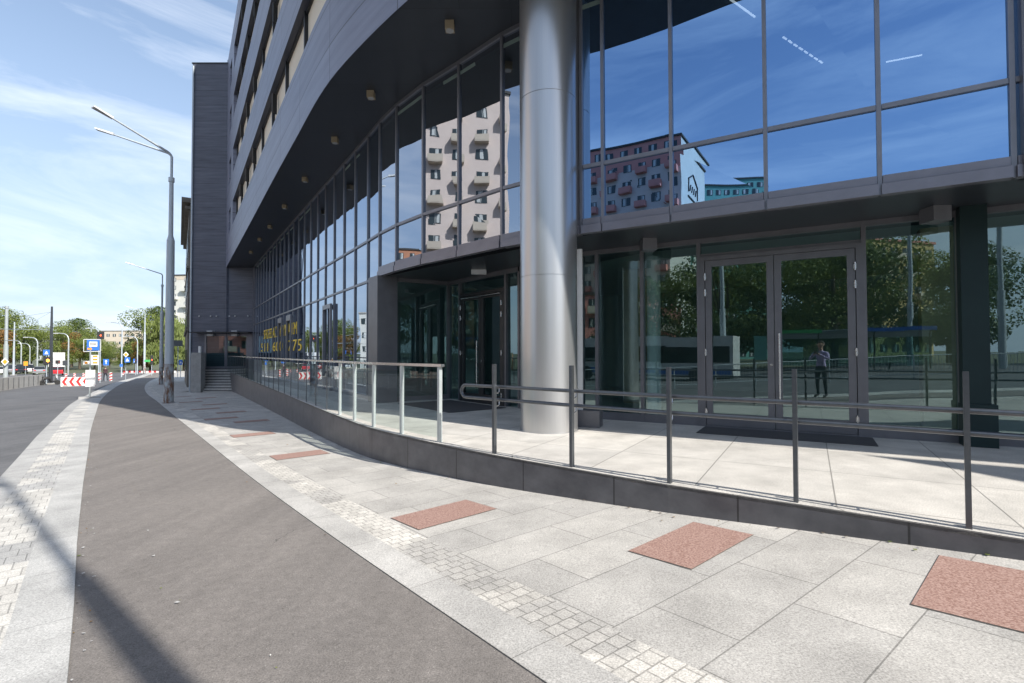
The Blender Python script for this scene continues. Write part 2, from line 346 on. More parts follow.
def road_w(y): return interp(y, [0, 30, 50, 60, 110], [7.4, 7.4, 7.2, 6.6, 7.0])
roadL = [p+n*road_w(p.y) for p, n in zip(stripL, nR)]
farL = [p+n*24 for p, n in zip(roadL, nR)]
plinth = [Vector(p) for p in [(24, -9.2), (12, -2.1), (5.2, 2.02), (3.42, 3.43), (3.2, 3.6), (2.34, 4.24), (1.48, 4.86), (.63, 5.56), (-.24, 6.31), (-1.03, 7.09), (-1.73, 7.84), (-2.38, 8.60), (-3.0, 9.5), (-4.07, 11.13), (-7.1, 15.9), (-15.15, 28.4), (-18.95, 34.4)]]
plinth_s = catmull(plinth, .5)
def hit(p, d, P):
    best = None
    for a, b in zip(P[:-1], P[1:]):
        e = b-a; den = d.x*e.y-d.y*e.x
        if abs(den) < 1e-9: continue
        w = a-p; t = (w.x*e.y-w.y*e.x)/den; u = (w.x*d.y-w.y*d.x)/den
        if 0 <= u <= 1 and t > 0 and (best is None or t < best): best = t
    return best
ext = [(24, -9.2)] + [tuple(p) for p in plinth_s[1:]] + [(-22.6, 34.6), (-22.6, 36.0), (-27, 44), (-46, 80), (-56, 99)]
ext = [Vector(e) for e in ([(40, -20)]+ext)]
sideOut = []
for p, n in zip(bikeR, nR):
    t = hit(p, -n, ext); sideOut.append(p-n*((t if t else 4.)+.03))
def ribbon(name, A, B, na, dz, mat, skirt=(0, 0), vsign=1, v0=None, us=None):
    """surface between polylines A (v=0) and B"""
    mb = MB(); rows = []
    for i, (a, b) in enumerate(zip(A, B)):
        L = (b-a).length; row = []
        for k in range(na+1):
            t = k/na; q = a+(b-a)*t; row.append((q.x, q.y, zg(q.x, q.y)+dz, L*t))
        rows.append(row)
    for i in range(len(rows)-1):
        for k in range(na):
            q = [rows[i][k], rows[i][k+1], rows[i+1][k+1], rows[i+1][k]]; u = [arc[i], arc[i], arc[i+1], arc[i+1]]
            pts = [x[:3] for x in q]; uv = [(u[j], q[j][3]) for j in range(4)]
            n = (Vector(pts[1])-Vector(pts[0])).cross(Vector(pts[2])-Vector(pts[0]))
            if n.z < 0: pts.reverse(); uv.reverse()
            mb.face(pts, 0, uv)
        for side, sk in ((0, skirt[0]), (na, skirt[1])):
            if sk:
                p, q = rows[i][side], rows[i+1][side]
                vv = q_v = rows[i][side][3]
                mb.face([p[:3], q[:3], (q[0], q[1], q[2]-sk), (p[0], p[1], p[2]-sk)], 0, [(arc[i], p[3]), (arc[i+1], q[3]), (arc[i+1], q[3]), (arc[i], p[3])])
    o = mb.build(name, mat); o['kind'] = 'structure'; return o
ribbon('sidewalk', bikeR, sideOut, 10, 0, 'paving_side', (.08, 0))
ribbon('cycle_path', bikeR, bikeL, 8, -.007, 'asphalt_path')
ribbon('kerb_strip', bikeL, stripL, 5, 0, 'paving_strip', (.08, .25))
ribbon('road', stripL, roadL, 10, -.10, 'asphalt_road')
ribbon('far_road', roadL, farL, 12, -.10, 'asphalt_road')
# ground: one sheet to the horizon
mb = MB(); rr = [0, 1, 2, 4, 6, 9, 13, 18, 24, 32, 42, 55, 70, 90, 120, 160, 220, 320, 500, 900, 1600, 3000]; SEG = 96
def gp(r, k):
    w = 2*PI*k/SEG; x = r*math.cos(w); y = r*math.sin(w); return (x, y, zg(x, y)-.30)
for i in range(len(rr)-1):
    for k in range(SEG):
        if i == 0: mb.face([gp(0, 0), gp(rr[1], k), gp(rr[1], k+1)])
        else: mb.face([gp(rr[i], k), gp(rr[i+1], k), gp(rr[i+1], k+1), gp(rr[i], k+1)])
o = mb.build('ground', 'soil'); o['kind'] = 'structure'

# red granite slabs let into the sidewalk (each follows the ground)
A_ = Vector((-.61, .79)).normalized(); B_ = Vector((.79, .61)).normalized()
def slab(u, v, lu, lv, mat, name, label, grp, ang=0.):
    c = A_*u+B_*(v+1.55); ca, sa = math.cos(ang), math.sin(ang)
    a = Vector((A_.x*ca-A_.y*sa, A_.x*sa+A_.y*ca)); b = Vector((B_.x*ca-B_.y*sa, B_.x*sa+B_.y*ca))
    mb = MB(); P = []
    for su, sv in ((-1, -1), (1, -1), (1, 1), (-1, 1)):
        q = c+a*su*lu/2+b*sv*lv/2; P.append(q)
    if (P[1]-P[0]).cross(P[2]-P[1]) < 0: P.reverse()
    mb.face([(q.x, q.y, zg(q.x, q.y)+.0055) for q in P], 0)
    Q = [c+(q-c)*1.0+(q-c).normalized()*.008 for q in P]; mb.face([(q.x, q.y, zg(q.x, q.y)+.0035) for q in Q], 1)
    o = mb.build(name, [mat, 'joint']); o['kind'] = 'structure'; return o
for i, (u, v, lu, lv, an) in enumerate([(.72, 2.50, .50, .98, .09), (2.32, 2.02, .52, .95, .06), (4.49, 1.06, .54, .90, .05), (9.5, 1.02, .56, .88, 0), (13.2, .97, .56, .88, 0), (16.4, 1.55, .52, .9, 0),
        (18.0, 1.0, .52, .9, 0), (20.1, 1.6, .52, .9, 0), (22.4, 1.1, .52, .9, 0), (24.7, 1.7, .52, .9, 0), (27.3, 1.1, .52, .9, 0), (30.0, 2.0, .52, .9, 0), (33.0, 1.2, .52, .9, 0)]):
    slab(u, v, lu, lv, 'red_granite', 'sidewalk_red_slab', '', '', an)
for k in range(5):
    m_ = MB(); x0 = -47.5+k*1.3; y0 = 71+k*.9; P = [(x0, y0), (x0+.5, y0+.35), (x0-1.6, y0+3.2), (x0-2.1, y0+2.85)]
    m_.face([(a, b, zg(a, b)+.02) for a, b in P]); o = m_.build('crossing_marking', 'white_paint'); o['kind'] = 'structure'
# fallen leaves and grit along the path edge
mb = MB()
for k in range(1500):
    i = random.randrange(len(bikeR)-60)
    if not (-2 < bikeR[i].y < 26): continue
    t = 1-abs(random.gauss(0, .035)) if random.random() < .8 else random.choice([.01, .02, .4, .7, .5, .9])+random.uniform(-.01, .05)
    q = bikeR[i]+(bikeL[i]-bikeR[i])*t+(bikeR[min(i+1, len(bikeR)-1)]-bikeR[i])*random.random(); s = random.choice([.004, .005, .006, .008, .012])*random.uniform(.7, 1.3); z = zg(q.x, q.y)+.0005; w = random.random()*6
    mb.face([(q.x+s*math.cos(w+j*1.57)*(1.4 if j % 2 else 1), q.y+s*math.sin(w+j*1.57), z+random.random()*.006) for j in range(4)], random.choice([0, 0, 0, 3, 3, 1, 2]))
for k in range(260):
    i = random.randrange(len(plinth_s)-1); q = plinth_s[i]+(plinth_s[i+1]-plinth_s[i])*random.random()
    if q.y > 14 or q.y < 1: continue
    n_ = (plinth_s[i+1]-plinth_s[i]).normalized(); q = q+Vector((-n_.y, n_.x))*(.03+abs(random.gauss(0, .05)) if random.random() < .8 else random.uniform(.05, 1.2)); s = random.choice([.004, .006, .009, .014]); z = zg(q.x, q.y)+.008; w = random.random()*6
    mb.face([(q.x+s*math.cos(w+j*1.57)*(1.5 if j % 2 else 1), q.y+s*math.sin(w+j*1.57), z+random.random()*.008) for j in range(4)], random.choice([1, 2, 2, 3, 3]))
o = mb.build('litter', ['pale_slab', 'leaf_green', 'leaf_autumn', 'bark']); o['kind'] = 'stuff'; o['label'] = 'scattered grit, paper scraps and fallen leaves along the cycle path edge'; o['category'] = 'litter'

# ------------------------------------------------------------------ plaza and plinth wall
# plaza floor polygon: plinth line, then back beyond the facade
back = [(-15.5, 39), (2, 20), (30, 4)]
pz = [tuple(p) for p in plinth_s]; poly = pz+back
mb = MB(); a = Vector((.8625, -.506)); b = Vector((.506, .8625))
P = [Vector(p) for p in poly]
area = sum(P[i].cross(P[(i+1) % len(P)]) for i in range(len(P)))
if area < 0: P.reverse()
mb.face([(p.x, p.y, 0) for p in P], 0, [(p.dot(b)+4.1, p.dot(a)+20) for p in P])
o = mb.build('plaza', 'plaza_stone'); o['kind'] = 'structure'
pw = thing('plinth_wall', 'low wall of dark grey stone slabs carrying the raised entrance terrace along the sidewalk', 'wall')
mb = MB(); acc = 0
cap = MB()
P = plinth_s
nP = normals(P)
for i in range(len(P)-1):
    p, q = P[i], P[i+1]; n1, n2 = nP[i], nP[i+1]; L = (q-p).length
    po, qo = p+n1*.02, q+n2*.02
    z0p, z0q = zg(po.x, po.y)-.1, zg(qo.x, qo.y)-.1
    mb.face([(*po, z0p), (*po, -.004), (*qo, -.004), (*qo, z0q)], 0, [(acc, z0p+9), (acc, 9), (acc+L, 9), (acc+L, z0q+9)])
    pi, qi = p-n1*.09, q-n2*.09
    cap.hexa([(*pi, -.03), (*qi, -.03), (*qo, -.03), (*po, -.03)][::1], [(*pi, .006), (*qi, .006), (*qo, .006), (*po, .006)])
    acc += L
mb.build('wall_face', 'plinth_stone', pw)
cap.build('coping', 'plaza_stone', pw)

# ------------------------------------------------------------------ railing with two tubes (right) and glass balustrade (left)
rl = thing('railing', 'low grey metal railing with two round tubes on flat posts along the terrace edge', 'railing')
rp = [Vector(p) for p in [(6.85, .90), (5.95, 1.52), (5.02, 2.17), (4.1, 2.86), (3.2, 3.6), (2.34, 4.24), (1.48, 4.86), (.63, 5.56), (-.24, 6.31)]]
rn = normals(rp)
for p, n in zip(rp, rn):
    d = Vector((n.y, -n.x)); c = p-n*.03
    m_ = MB(); h = .017; w = .024
    pts = [c-d*h-n*w, c+d*h-n*w, c+d*h+n*w, c-d*h+n*w]
    if (pts[1]-pts[0]).cross(pts[2]-pts[1]) < 0: pts.reverse()
    m_.hexa([(*q, 0) for q in pts], [(*q, 1.11) for q in pts]); post = m_.build('post', 'rail_steel', rl)
    bevel(post, .004)
    for z in (.825, .665):
        br = MB(); s = p-n*.05+d*.0; e = p-n*.12
        br.tube([(*s, z-.075), (*(s*.5+e*.5), z-.078), (*e, z-.06), (*e, z-.0)], .007, 6); br.build('bracket', 'steel', post, True)
rc = catmull([p-n*.12 for p, n in zip(rp, rn)], .25)
dend = (rc[-1]-rc[-3]).normalized(); e = rc[-1]+dend*.60
m_ = MB(); loop = [(*q, .825) for q in rc]+[(*(e), .825)]
for k in range(1, 8):
    w = PI*k/8; loop.append((*(e+dend*.08*math.sin(w)), (.745+.08*math.cos(w))))
loop += [(*e, .665)]+[(*q, .665) for q in reversed(rc)]
m_.tube(loop, .021, 12); m_.build('rail_tube', 'rail_steel', rl, True)

bl = thing('glass_balustrade', 'glass balustrade with pale posts and flat steel handrail on the terrace wall', 'balustrade')
bpts = [Vector(p) for p in [(-1.05, 7.12), (-1.74, 7.86), (-2.38, 8.62), (-2.96, 9.45), (-3.52, 10.3)]]
dd = Vector((-.547, .837)); p = bpts[-1].copy()
while p.y < 33.6:
    p = p+dd*1.08; bpts.append(p.copy())
bn = normals(bpts)
for i, (p, n) in enumerate(zip(bpts, bn)):
    d = Vector((n.y, -n.x)); c = p-n*.05; m_ = MB()
    m_.wall(c-d*.025, c+d*.025, .0, 1.05, .05) if i < 5 else m_.wall(c-d*.008, c+d*.008, .0, 1.05, .02); q = m_.build('post', 'post_light' if i < 5 else 'rail_steel', bl); bevel(q, .004)
    if i < len(bpts)-1:
        m_ = MB(); c2 = bpts[i+1]-bn[i+1]*.05; g0, g1 = c+(c2-c)*.045, c2-(c2-c)*.045; m_.face([(*g0, .06), (*g1, .06), (*g1, .98), (*g0, .98)]); m_.build('glass_panel', 'glass_rail', bl)
m_ = MB()
cl = [p-n*.05 for p, n in zip(bpts, bn)]; cl[0] = cl[0]+(cl[0]-cl[1]).normalized()*.07
for i in range(len(cl)-1):
    n1, n2 = bn[i], bn[i+1]
    qd = [cl[i]+n1*.03, cl[i+1]+n2*.03, cl[i+1]-n2*.03, cl[i]-n1*.03]
    if (qd[1]-qd[0]).cross(qd[2]-qd[1]) < 0: qd.reverse()
    m_.hexa([(*q, 1.055) for q in qd], [(*q, 1.095) for q in qd])
m_.build('handrail', 'steel', bl)

# ------------------------------------------------------------------ MAIN BUILDING
bld = thing('office_building', 'large grey curved office block with mirrored glass front and overhanging striped upper floors', 'building')
nv = Vector((.506, .8625)); av = Vector((.8625, -.506))
O = catmull([(30, -10.1), (12, .25), (6, 3.70), (2.1, 5.95), (1.1, 6.42), (.05, 7.02), (-.9, 7.72), (-1.74, 8.52), (-2.82, 9.68), (-4.0, 11.10), (-6.01, 14.09), (-12.53, 24.1), (-20.0, 35.56)], .45)
O = [O[0]]+[O[i] for i in range(1, len(O)-1) if not (O[i].x > 3 and i % 5) and not (O[i].x < -6.5 and i % 5)]+[O[-1]]
nO = normals(O)                      # left of travel = outwards (towards street)
def off(Pl, nl, d): return [p+n*d for p, n in zip(Pl, nl)]
def band(name, Pl, z0, z1, mat, parent, uvo=0., both=False, under=None, thick=0, nl=None, flip=False, nobot=False):
    m_ = MB(); acc = uvo
    for i in range(len(Pl)-1):
        p, q = Pl[i], Pl[i+1]; L = (q-p).length
        m_.face([(*p, z0), (*p, z1), (*q, z1), (*q, z0)] if not flip else [(*p, z0), (*q, z0), (*q, z1), (*p, z1)], 0, [(acc, z0-7.05), (acc, z1-7.05), (acc+L, z1-7.05), (acc+L, z0-7.05)] if not flip else [(acc, z0), (acc+L, z0), (acc+L, z1), (acc, z1)])
        if thick:
            pi, qi = p-nl[i]*thick, q-nl[i+1]*thick
            for zz, fl in (((z1, 0),) if nobot else ((z1, 0), (z0, 1))):
                f = [(*p, zz), (*q, zz), (*qi, zz), (*pi, zz)]
                if not fl: f.reverse()
                m_.face(f, 0, [(0, 0)]*4)
        acc += L
    return m_.build(name, mat, parent)
levels = [(9.22, 10.72), (12.5, 14.05), (15.95, 17.4), (19.0, 20.5)]
RD = .24
walls = [(7.25, 9.22), (10.72, 12.5), (14.05, 15.95), (17.4, 19.0), (20.5, 22.0)]
for k, (z0, z1) in enumerate(walls):
    band('wall_band', O, z0, z1, 'fascia', bld, thick=RD, nl=nO, nobot=(k == 0))
Iw = off(O, nO, -RD)
# distance from the far end of the facade for every vertex
dist = [0.]
for i in range(len(O)-1, 0, -1): dist.append(dist[-1]+(O[i]-O[i-1]).length)
dist.reverse()
fac_d = (O[-1]-O[-2]).normalized(); fn = Vector((-fac_d.y, fac_d.x))
for (z0, z1) in levels:
    w = band('window_strip', Iw, z0, z1, 'blind', bld)
    fr = MB(); nxt = 0.
    for i in range(len(Iw)-1):
        L = (Iw[i+1]-Iw[i]).length; d = (Iw[i+1]-Iw[i]).normalized(); n = Vector((-d.y, d.x)); t = 0.
        while nxt <= L:
            c = Iw[i]+d*nxt+n*.05; fr.wall(c-d*.04, c+d*.04, z0, z1, .10); nxt += 2.9
        nxt -= L
        fr.wall(Iw[i]+n*.03, Iw[i+1]+n*.03, z0+.001, z0+.07, .06); fr.wall(Iw[i]+n*.03, Iw[i+1]+n*.03, z1-.07, z1-.001, .06)
    fr.build('frame', 'frame_dark', w)
    # open casements
    for dd_ in (9.2, 12.1, 15.0, 20.8):
        c = O[-1]-fac_d*dd_-fn*(RD-.06); cs = MB(); e = c+fn*.16-fac_d*.10
        cs.wall(c, e, z0+.65, z0+1.35, .05); cs.build('open_casement', 'frame_dark', w)
# solid piers closing the strips at the far end, with a small window each
for (z0, z1) in levels:
    for (d0, d1) in ((4.9, 3.4), (1.9, 0)):
        m_ = MB(); p = O[-1]-fac_d*d0; q = O[-1]-fac_d*d1
        m_.wall(p, q, z0, z1, RD+.002, -(RD/2)-.002); m_.build('pier', 'fascia', bld)
# roof + interior slabs
def cap_poly(name, Pl, z, mat, th=.25, parent=bld):
    P = [Vector(p) for p in Pl]; ar = sum(P[i].cross(P[(i+1) % len(P)]) for i in range(len(P)))
    if ar < 0: P.reverse()
    m_ = MB(); m_.face([(*p, z+th) for p in P], 0, [(p.x, p.y) for p in P]); m_.face([(*p, z) for p in reversed(P)], 0, [(p.x, p.y) for p in reversed(P)])
    for i in range(len(P)):
        j = (i+1) % len(P); m_.face([(*P[i], z), (*P[j], z), (*P[j], z+th), (*P[i], z+th)])
    return m_.build(name, mat, parent)
BK = [(-10, 46), (6, 34), (40, 10), (36, -6)]
cap_poly('roof', list(Iw)+BK, 21.7, 'roof_dark', .25)
cap_poly('shade_block', [p-n*1.5 for p, n in zip(O, nO)]+[(-8, 44), (36, 12)], 21.9, 'wing_panel', 5.2)  # unseen block added above the roof to shade the wing front
far_ = [i for i, p in enumerate(O) if 17 < p.y < 35]
cap_poly('shade_block', [O[i]-nO[i]*1.6 for i in far_]+[O[far_[-1]]-nO[far_[-1]]*7, O[far_[0]]-nO[far_[0]]*7], 27.15, 'wing_panel', 6.0)  # taller unseen block, added so the wing top falls in shade
cap_poly('side_shade_slab', [(10.3, 1.0), (10.75, .25), (11.0, -.5), (11.2, -1.6), (13.5, -2.6), (13.5, -.85)], 7.0, 'soffit', .2)  # slab added out of view, shaped to throw shade across the plaza
# back shell
m_ = MB(); bk = [O[0]]+[Vector(b) for b in reversed(BK)]+[O[-1]]
for i in range(len(bk)-1): m_.wall(bk[i], bk[i+1], 0 if i else 3, 22.0, .3)
m_.build('rear_wall', 'wing_panel', bld)

# upper glazing line
straight = [Vector((-3.92, 13.88))+Vector((-.5475, .8368))*1.2*k for k in range(0, 23)]
GL = [Vector(p) for p in [(5.65, 5.70), (4.60, 6.33), (3.50, 6.97), (2.41, 7.63), (1.48, 8.19), (1.16, 8.37)]]
GR = [GL[0]+av*k*1.22 for k in (7, 6, 5, 4, 3, 2, 1)]
GM = [Vector(p) for p in [(-.17, 9.44), (-1.07, 10.36), (-1.95, 11.22), (-2.75, 12.15), (-3.38, 13.02)]]
G = GR+GL+GM+straight[:]
G = [p for p in G if p.y < 35.2]
# soffit (z 7.25) between the outer edge and the glass line, then on inside as ceiling
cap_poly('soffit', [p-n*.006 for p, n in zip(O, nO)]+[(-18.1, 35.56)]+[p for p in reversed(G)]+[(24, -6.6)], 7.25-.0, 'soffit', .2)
m_ = bld.children[-1]
cap_poly('ceiling', list(G)+[(-16.5, 35.5), (-8, 38), (6, 24), (16, 8)], 6.95, 'interior', .08)
cap_poly('upper_floor', [p-Vector((0, 0)) for p in [q+Vector((.25, .35)) for q in G[:13]]]+[(-2.6, 13.6), (-1.2, 15.3), (3, 20), (14, 10)], 3.32, 'interior_floor', .2)
# recess soffit at z=3.2 over the two entrances
W = [Vector(p) for p in [(-3.05, 13.05), (-1.73, 14.0), (.2, 11.55), (1.05, 10.45), (1.35, 9.87), (3.23, 8.77), (5.25, 7.59), (6.32, 6.96), (8.4, 5.74), (10.5, 4.5), (13, 3.05)]]
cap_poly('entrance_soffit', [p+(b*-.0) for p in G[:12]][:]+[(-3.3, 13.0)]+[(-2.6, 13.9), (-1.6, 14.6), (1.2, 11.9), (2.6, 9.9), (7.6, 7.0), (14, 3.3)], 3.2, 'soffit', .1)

# panes, mullions, transoms of the mirrored storey
def pane(p, q, z0, z1, mat, parent=bld, inset=0., jit=.003):
    d = (q-p).normalized(); n = Vector((-d.y, d.x)); m_ = MB()
    j = [random.uniform(-jit, jit) for _ in range(4)]
    P4 = [p+n*(inset+j[0]), q+n*(inset+j[1]), q+n*(inset+j[2]), p+n*(inset+j[3])]
    z = [z0, z0, z1, z1]
    f = [(*P4[i], z[i]) for i in range(4)]
    m_.face(f)
    return m_.build('glass_pane', mat, parent)
def mullion(p, n, z0, z1, w=.06, dp=.12, mat='mullion', parent=bld, name='mullion'):
    d = Vector((n.y, -n.x)); m_ = MB(); m_.wall(p-d*w/2, p+d*w/2, z0, z1, dp); return m_.build(name, mat, parent)
def bar(p, q, z0, z1, th, mat='mullion', parent=bld, name='transom'):
    m_ = MB(); m_.wall(p, q, z0, z1, th); return m_.build(name, mat, parent)
nG = normals(G)
ZT = 4.31
for i in range(len(G)-1):
    p, q = G[i], G[i+1]; L = (q-p).length; d = (q-p)/L; n = Vector((-d.y, d.x))
    mt = 'glass_mirror' if i < 12 else 'glass_left'
    if G[i].x > 9.2: continue
    pane(p, q, 3.44 if i < 17 else 3.23, ZT, mt); pane(p, q, ZT, 7.22, mt)
    bar(p+d*.03, q-d*.03, ZT-.03, ZT+.03, .07)
    bar(p+d*.03, q-d*.03, 7.17, 7.249, .08)
    if i < 17:                                                 # sill profiles of the projecting storey
        s_ = MB(); s_.wall(p+d*.03, q-d*.03, 3.34, 3.44, .09, .01); s_.build('sill', 'sill_metal', bld); s_ = MB(); s_.wall(p+d*.015, q-d*.015, 3.197, 3.33, .12, .025); s_.build('sill', 'sill_metal', bld)
    if i >= 17:                                                # curtain wall runs to the ground
        pane(p, q, .12, 3.2, mt)
        bar(p+d*.03, q-d*.03, 3.17, 3.23, .07); bar(p+d*.03, q-d*.03, .0, .12, .08)
for i, (p, n) in enumerate(zip(G, nG)):
    if p.x > 9.3: continue
    if i == 7: mullion(p+Vector((.20, -.12)), Vector((-.506, -.8625)), 3.2, 7.25, .34, .25, 'frame', name='pilaster'); mullion(p, n, 3.2, 7.25, .05, .08); continue
    z0 = 0 if i >= 17 else 3.2
    mullion(p, n, z0, 7.25, .05, .08)
# dark return next to the column
m_ = MB(); m_.wall((1.02, 8.48), (1.13, 8.40), 3.2, 7.25, .22); m_.build('pilaster', 'frame', bld)
m_ = MB(); m_.wall((-.13, 9.46), (1.04, 8.50), 3.2, 3.44, .1); m_.build('sill', 'sill_metal', bld)
# corner pier at the left entrance
m_ = MB(); m_.wall((-3.55, 12.98), (-3.12, 13.30), 0, 3.2, .62); o = m_.build('corner_pier', 'frame', bld); bevel(o, .01)

# column
colm = MB(); cxy = (.60, 8.33); r = .465
seg = 64
for (z0, z1) in ((0.012, 2.462), (2.472, 5.362), (5.372, 7.26)):
    colm.tube([(*cxy, z0), (*cxy, z1)], r, seg)
colm.tube([(*cxy, 0), (*cxy, 7.25)], r-.008, seg)
colm.tube([(*cxy, 0), (*cxy, .012)], r+.012, seg)
colm.build('column', 'column_metal', bld, True)
# ground-floor glazing (recessed)
def wpt(t): return Vector((3.23, 8.77))+av*t
stops = [-2.17, -1.85, -.985, 0, 2.34, 3.42, 5.0, 6.6, 8.2]
for i in range(len(stops)-1):
    p, q = wpt(stops[i]), wpt(stops[i+1])
    if i == 3:
        pane(p, q, 2.90, 3.16, 'glass_clear')
    else:
        pane(p, q, .14, 2.86 if 0 else 3.12, 'glass_clear')
    bar(p+av*.03, q-av*.03, 3.12, 3.2, .12, 'frame')
    if i != 3: bar(p+av*.03, q-av*.03, 0, .14, .12, 'frame')
for t in stops: mullion(wpt(t), -nv, 0, 3.2, .06, .14, 'frame')
def door(P0, du, Wd, Hd, mid, gl, handle_side, mat='frame', glassm='glass_clear', hinges=True, label=None):
    """double door in the plane through P0 along du"""
    n = Vector((du.y, -du.x))            # outward, towards the viewer
    if n.y > 0: n = -n
    d = MB(); fw_ = .07
    d.wall(P0+du*.03, P0+du*(.03+fw_), 0, Hd, .16); d.wall(P0+du*(Wd-.03-fw_), P0+du*(Wd-.03), 0, Hd, .16); d.wall(P0+du*(.03+fw_), P0+du*(Wd-.03-fw_), Hd-fw_, Hd, .16)
    d.wall(P0+du*(.03+fw_), P0+du*(Wd-.03-fw_), 0, .02, .16)
    dr = d.build('entrance_door', mat, bld)
    edges = [(.11, mid-.005), (mid+.005, Wd-.11)]
    for k, (a0, a1) in enumerate(edges):
        lf = MB(); sd = 0; th = .07; z0, z1 = .025, Hd-.075; st = .10
        q0 = P0+n*.03
        lf.wall(q0+du*a0, q0+du*(a0+st), z0, z1, th); lf.wall(q0+du*(a1-st), q0+du*a1, z0, z1, th)
        lf.wall(q0+du*(a0+st), q0+du*(a1-st), z0, z0+.20, th); lf.wall(q0+du*(a0+st), q0+du*(a1-st), z1-st, z1, th)
        lf.build('door_leaf', mat, dr)
        m_ = MB(); A, B = q0+du*(a0+st), q0+du*(a1-st); m_.face([(*A, z0+.2), (*B, z0+.2), (*B, z1-st), (*A, z1-st)]); m_.build('glass', glassm, dr)
        if hinges:
            for zz in (Hd-.35, Hd-.62, 1.25, .25):
                hx = P0+du*(a0 if k == 0 else a1)+n*.10
                h = MB(); h.tube([(*hx, zz-.06), (*hx, zz+.06)], .014, 8); h.wall(hx+du*-.02-n*.02, hx+du*.02-n*.02, zz-.035, zz+.035, .02); h.build('hinge', 'steel', dr, True)
    hp = P0+du*(mid+handle_side*.07)+n*.14; h = MB(); h.tube([(*hp, .45), (*hp, 1.55)], .016, 10)
    for zz in (.6, 1.4): h.tube([(*hp, zz), (*(hp-n*.075), zz)], .01, 8)
    h.build('handle', 'steel', dr, True)
    kk = P0+du*(mid-handle_side*.05)+n*.075; m_ = MB(); m_.disc((*kk, 1.05), (*n, 0), .022, .02); m_.build('lock', 'steel', dr, True)
    return dr
door(wpt(0), av, 2.34, 2.88, 1.15, None, 1)
s_ = MB(); s_.wall(wpt(.03), wpt(2.31), 2.875, 2.93, .10); s_.build('transom', 'frame', bld)
# left entrance: side glass, door wall
W0, W1, W2, W3 = W[0], W[1], W[2], W[4]
du2 = (W2-W1).normalized(); n2_ = Vector((du2.y, -du2.x))
pane(Vector((-3.0, 13.2)), W1, .12, 3.15, 'glass_clear')
for p_, q_ in ((Vector((-3.0, 13.2)), W1), (W1, W2), (W2, Vector((1.33, 9.9)))):
    dq = (q_-p_).normalized(); bar(p_+dq*.03, q_-dq*.03, 3.1, 3.2, .12, 'frame')
    if p_ is not W1: bar(p_+dq*.03, q_-dq*.03, 0, .12, .12, 'frame')
L2 = (W2-W1).length
door(W1+du2*.62, du2, 2.0, 2.78, 1.0, None, -1, mat='frame_dark')
pane(W1, W1+du2*.62, 0, 3.1, 'glass_clear'); pane(W1+du2*.62, W1+du2*2.62, 2.83, 3.1, 'glass_clear'); pane(W1+du2*2.62, W2, 0, 3.1, 'glass_clear')
pane(W2, Vector((1.33, 9.9)), .12, 3.1, 'glass_clear')
for t in (0, .62, 2.62, L2): mullion(W1+du2*t, n2_, 0, 3.1, .07, .14, 'frame')
# door closer bar and ceiling lamp
m_ = MB(); q = W1+du2*.75-Vector((-n2_.x, -n2_.y))*.12; q2 = W1+du2*2.5+n2_*.12
m_.tube([(*(W1+du2*.8+n2_*.12), 2.66), (*q2, 2.66)], .022, 8); m_.build('door_closer', 'steel', bld, True)
m_ = MB(); m_.box(-.95, -.6, 11.9, 12.05, 3.10, 3.2); bevel(m_.build('ceiling_lamp', 'lamp_white', bld), .01)
for (x, y) in ((5.72, 6.85), (2.35, 8.75)):
    m_ = MB(); m_.box(x-.12, x+.12, y-.12, y+.12, 3.0, 3.2); bevel(m_.build('ceiling_lamp', 'frame', bld), .01)
# door in the long glass wall
Dn = Vector((-.5475, .8368)); q = straight[3]+Dn*.06
fr = MB(); no = Vector((-.8368, -.5475))
for a0, a1, z0, z1 in ((0, .09, 0, 2.75), (1.0, 1.09, 0, 2.75), (-.0, 1.09, 2.751, 2.90)): fr.wall(q+no*.09+Dn*a0, q+no*.09+Dn*a1, z0, z1, .07)
fr.build('side_door_frame', 'mullion', bld)
for kk in (9, 11):
    q = straight[kk]+Dn*.06; fr = MB()
    for a0, a1, z0, z1 in ((0, .09, 0, 2.75), (1.0, 1.09, 0, 2.75), (-.0, 1.09, 2.751, 3.0)): fr.wall(q+no*.09+Dn*a0, q+no*.09+Dn*a1, z0, z1, .07)
    fr.build('side_door_frame', 'mullion', bld)
# soffit lamps
for (px, py) in ((449.8, 29), (371, 97), (335, 142), (305, 181), (284.7, 208), (270, 228), (259.8, 240.5), (251, 253)):
    c = atz(px, py, 7.13); m_ = MB(); a_ = .08
    m_.box(c.x-a_, c.x+a_, c.y-a_, c.y+a_, 7.10, 7.25); o = m_.build('soffit_lamp', 'interior_pier', bld); bevel(o, .008)
    m_ = MB(); m_.disc((c.x, c.y, 7.095), (0, 0, 1), .07, .012); m_.build('lens', 'lamp_glass', o)
# interior of the building
cap_poly('lobby_floor', [(-3.2, 13.6), (-1.73, 14.1), (.3, 11.7), (1.4, 10.0), (13, 3.2), (22, 12), (4, 26)], .004, 'interior_floor', .006)
m_ = MB(); m_.wall((24, 7), (2, 19.5), 0, 7, .2); m_.wall((2, 19.5), (-14, 36), 0, 7, .2); m_.build('inner_wall', 'interior', bld)
for (px, Y, rr_, mt, z1) in ((654, 9.85, .13, 'lamp_white', 3.1),):
    x = (px-512)/F*Y; m_ = MB(); m_.tube([(x, Y, 0), (x, Y, z1)], rr_, 24); m_.build('inner_column', mt, bld, True)
m_ = MB(); m_.wall((6.20, 7.74), (6.56, 7.53), .02, 3.1, .3); m_.build('inner_column', 'interior_pier', bld)
m_ = MB(); m_.wall((6.05, 6.88), (6.29, 6.74), .56, 3.198, .2); o = m_.build('entrance_pier', 'dark_teal', bld); bevel(o, .01)
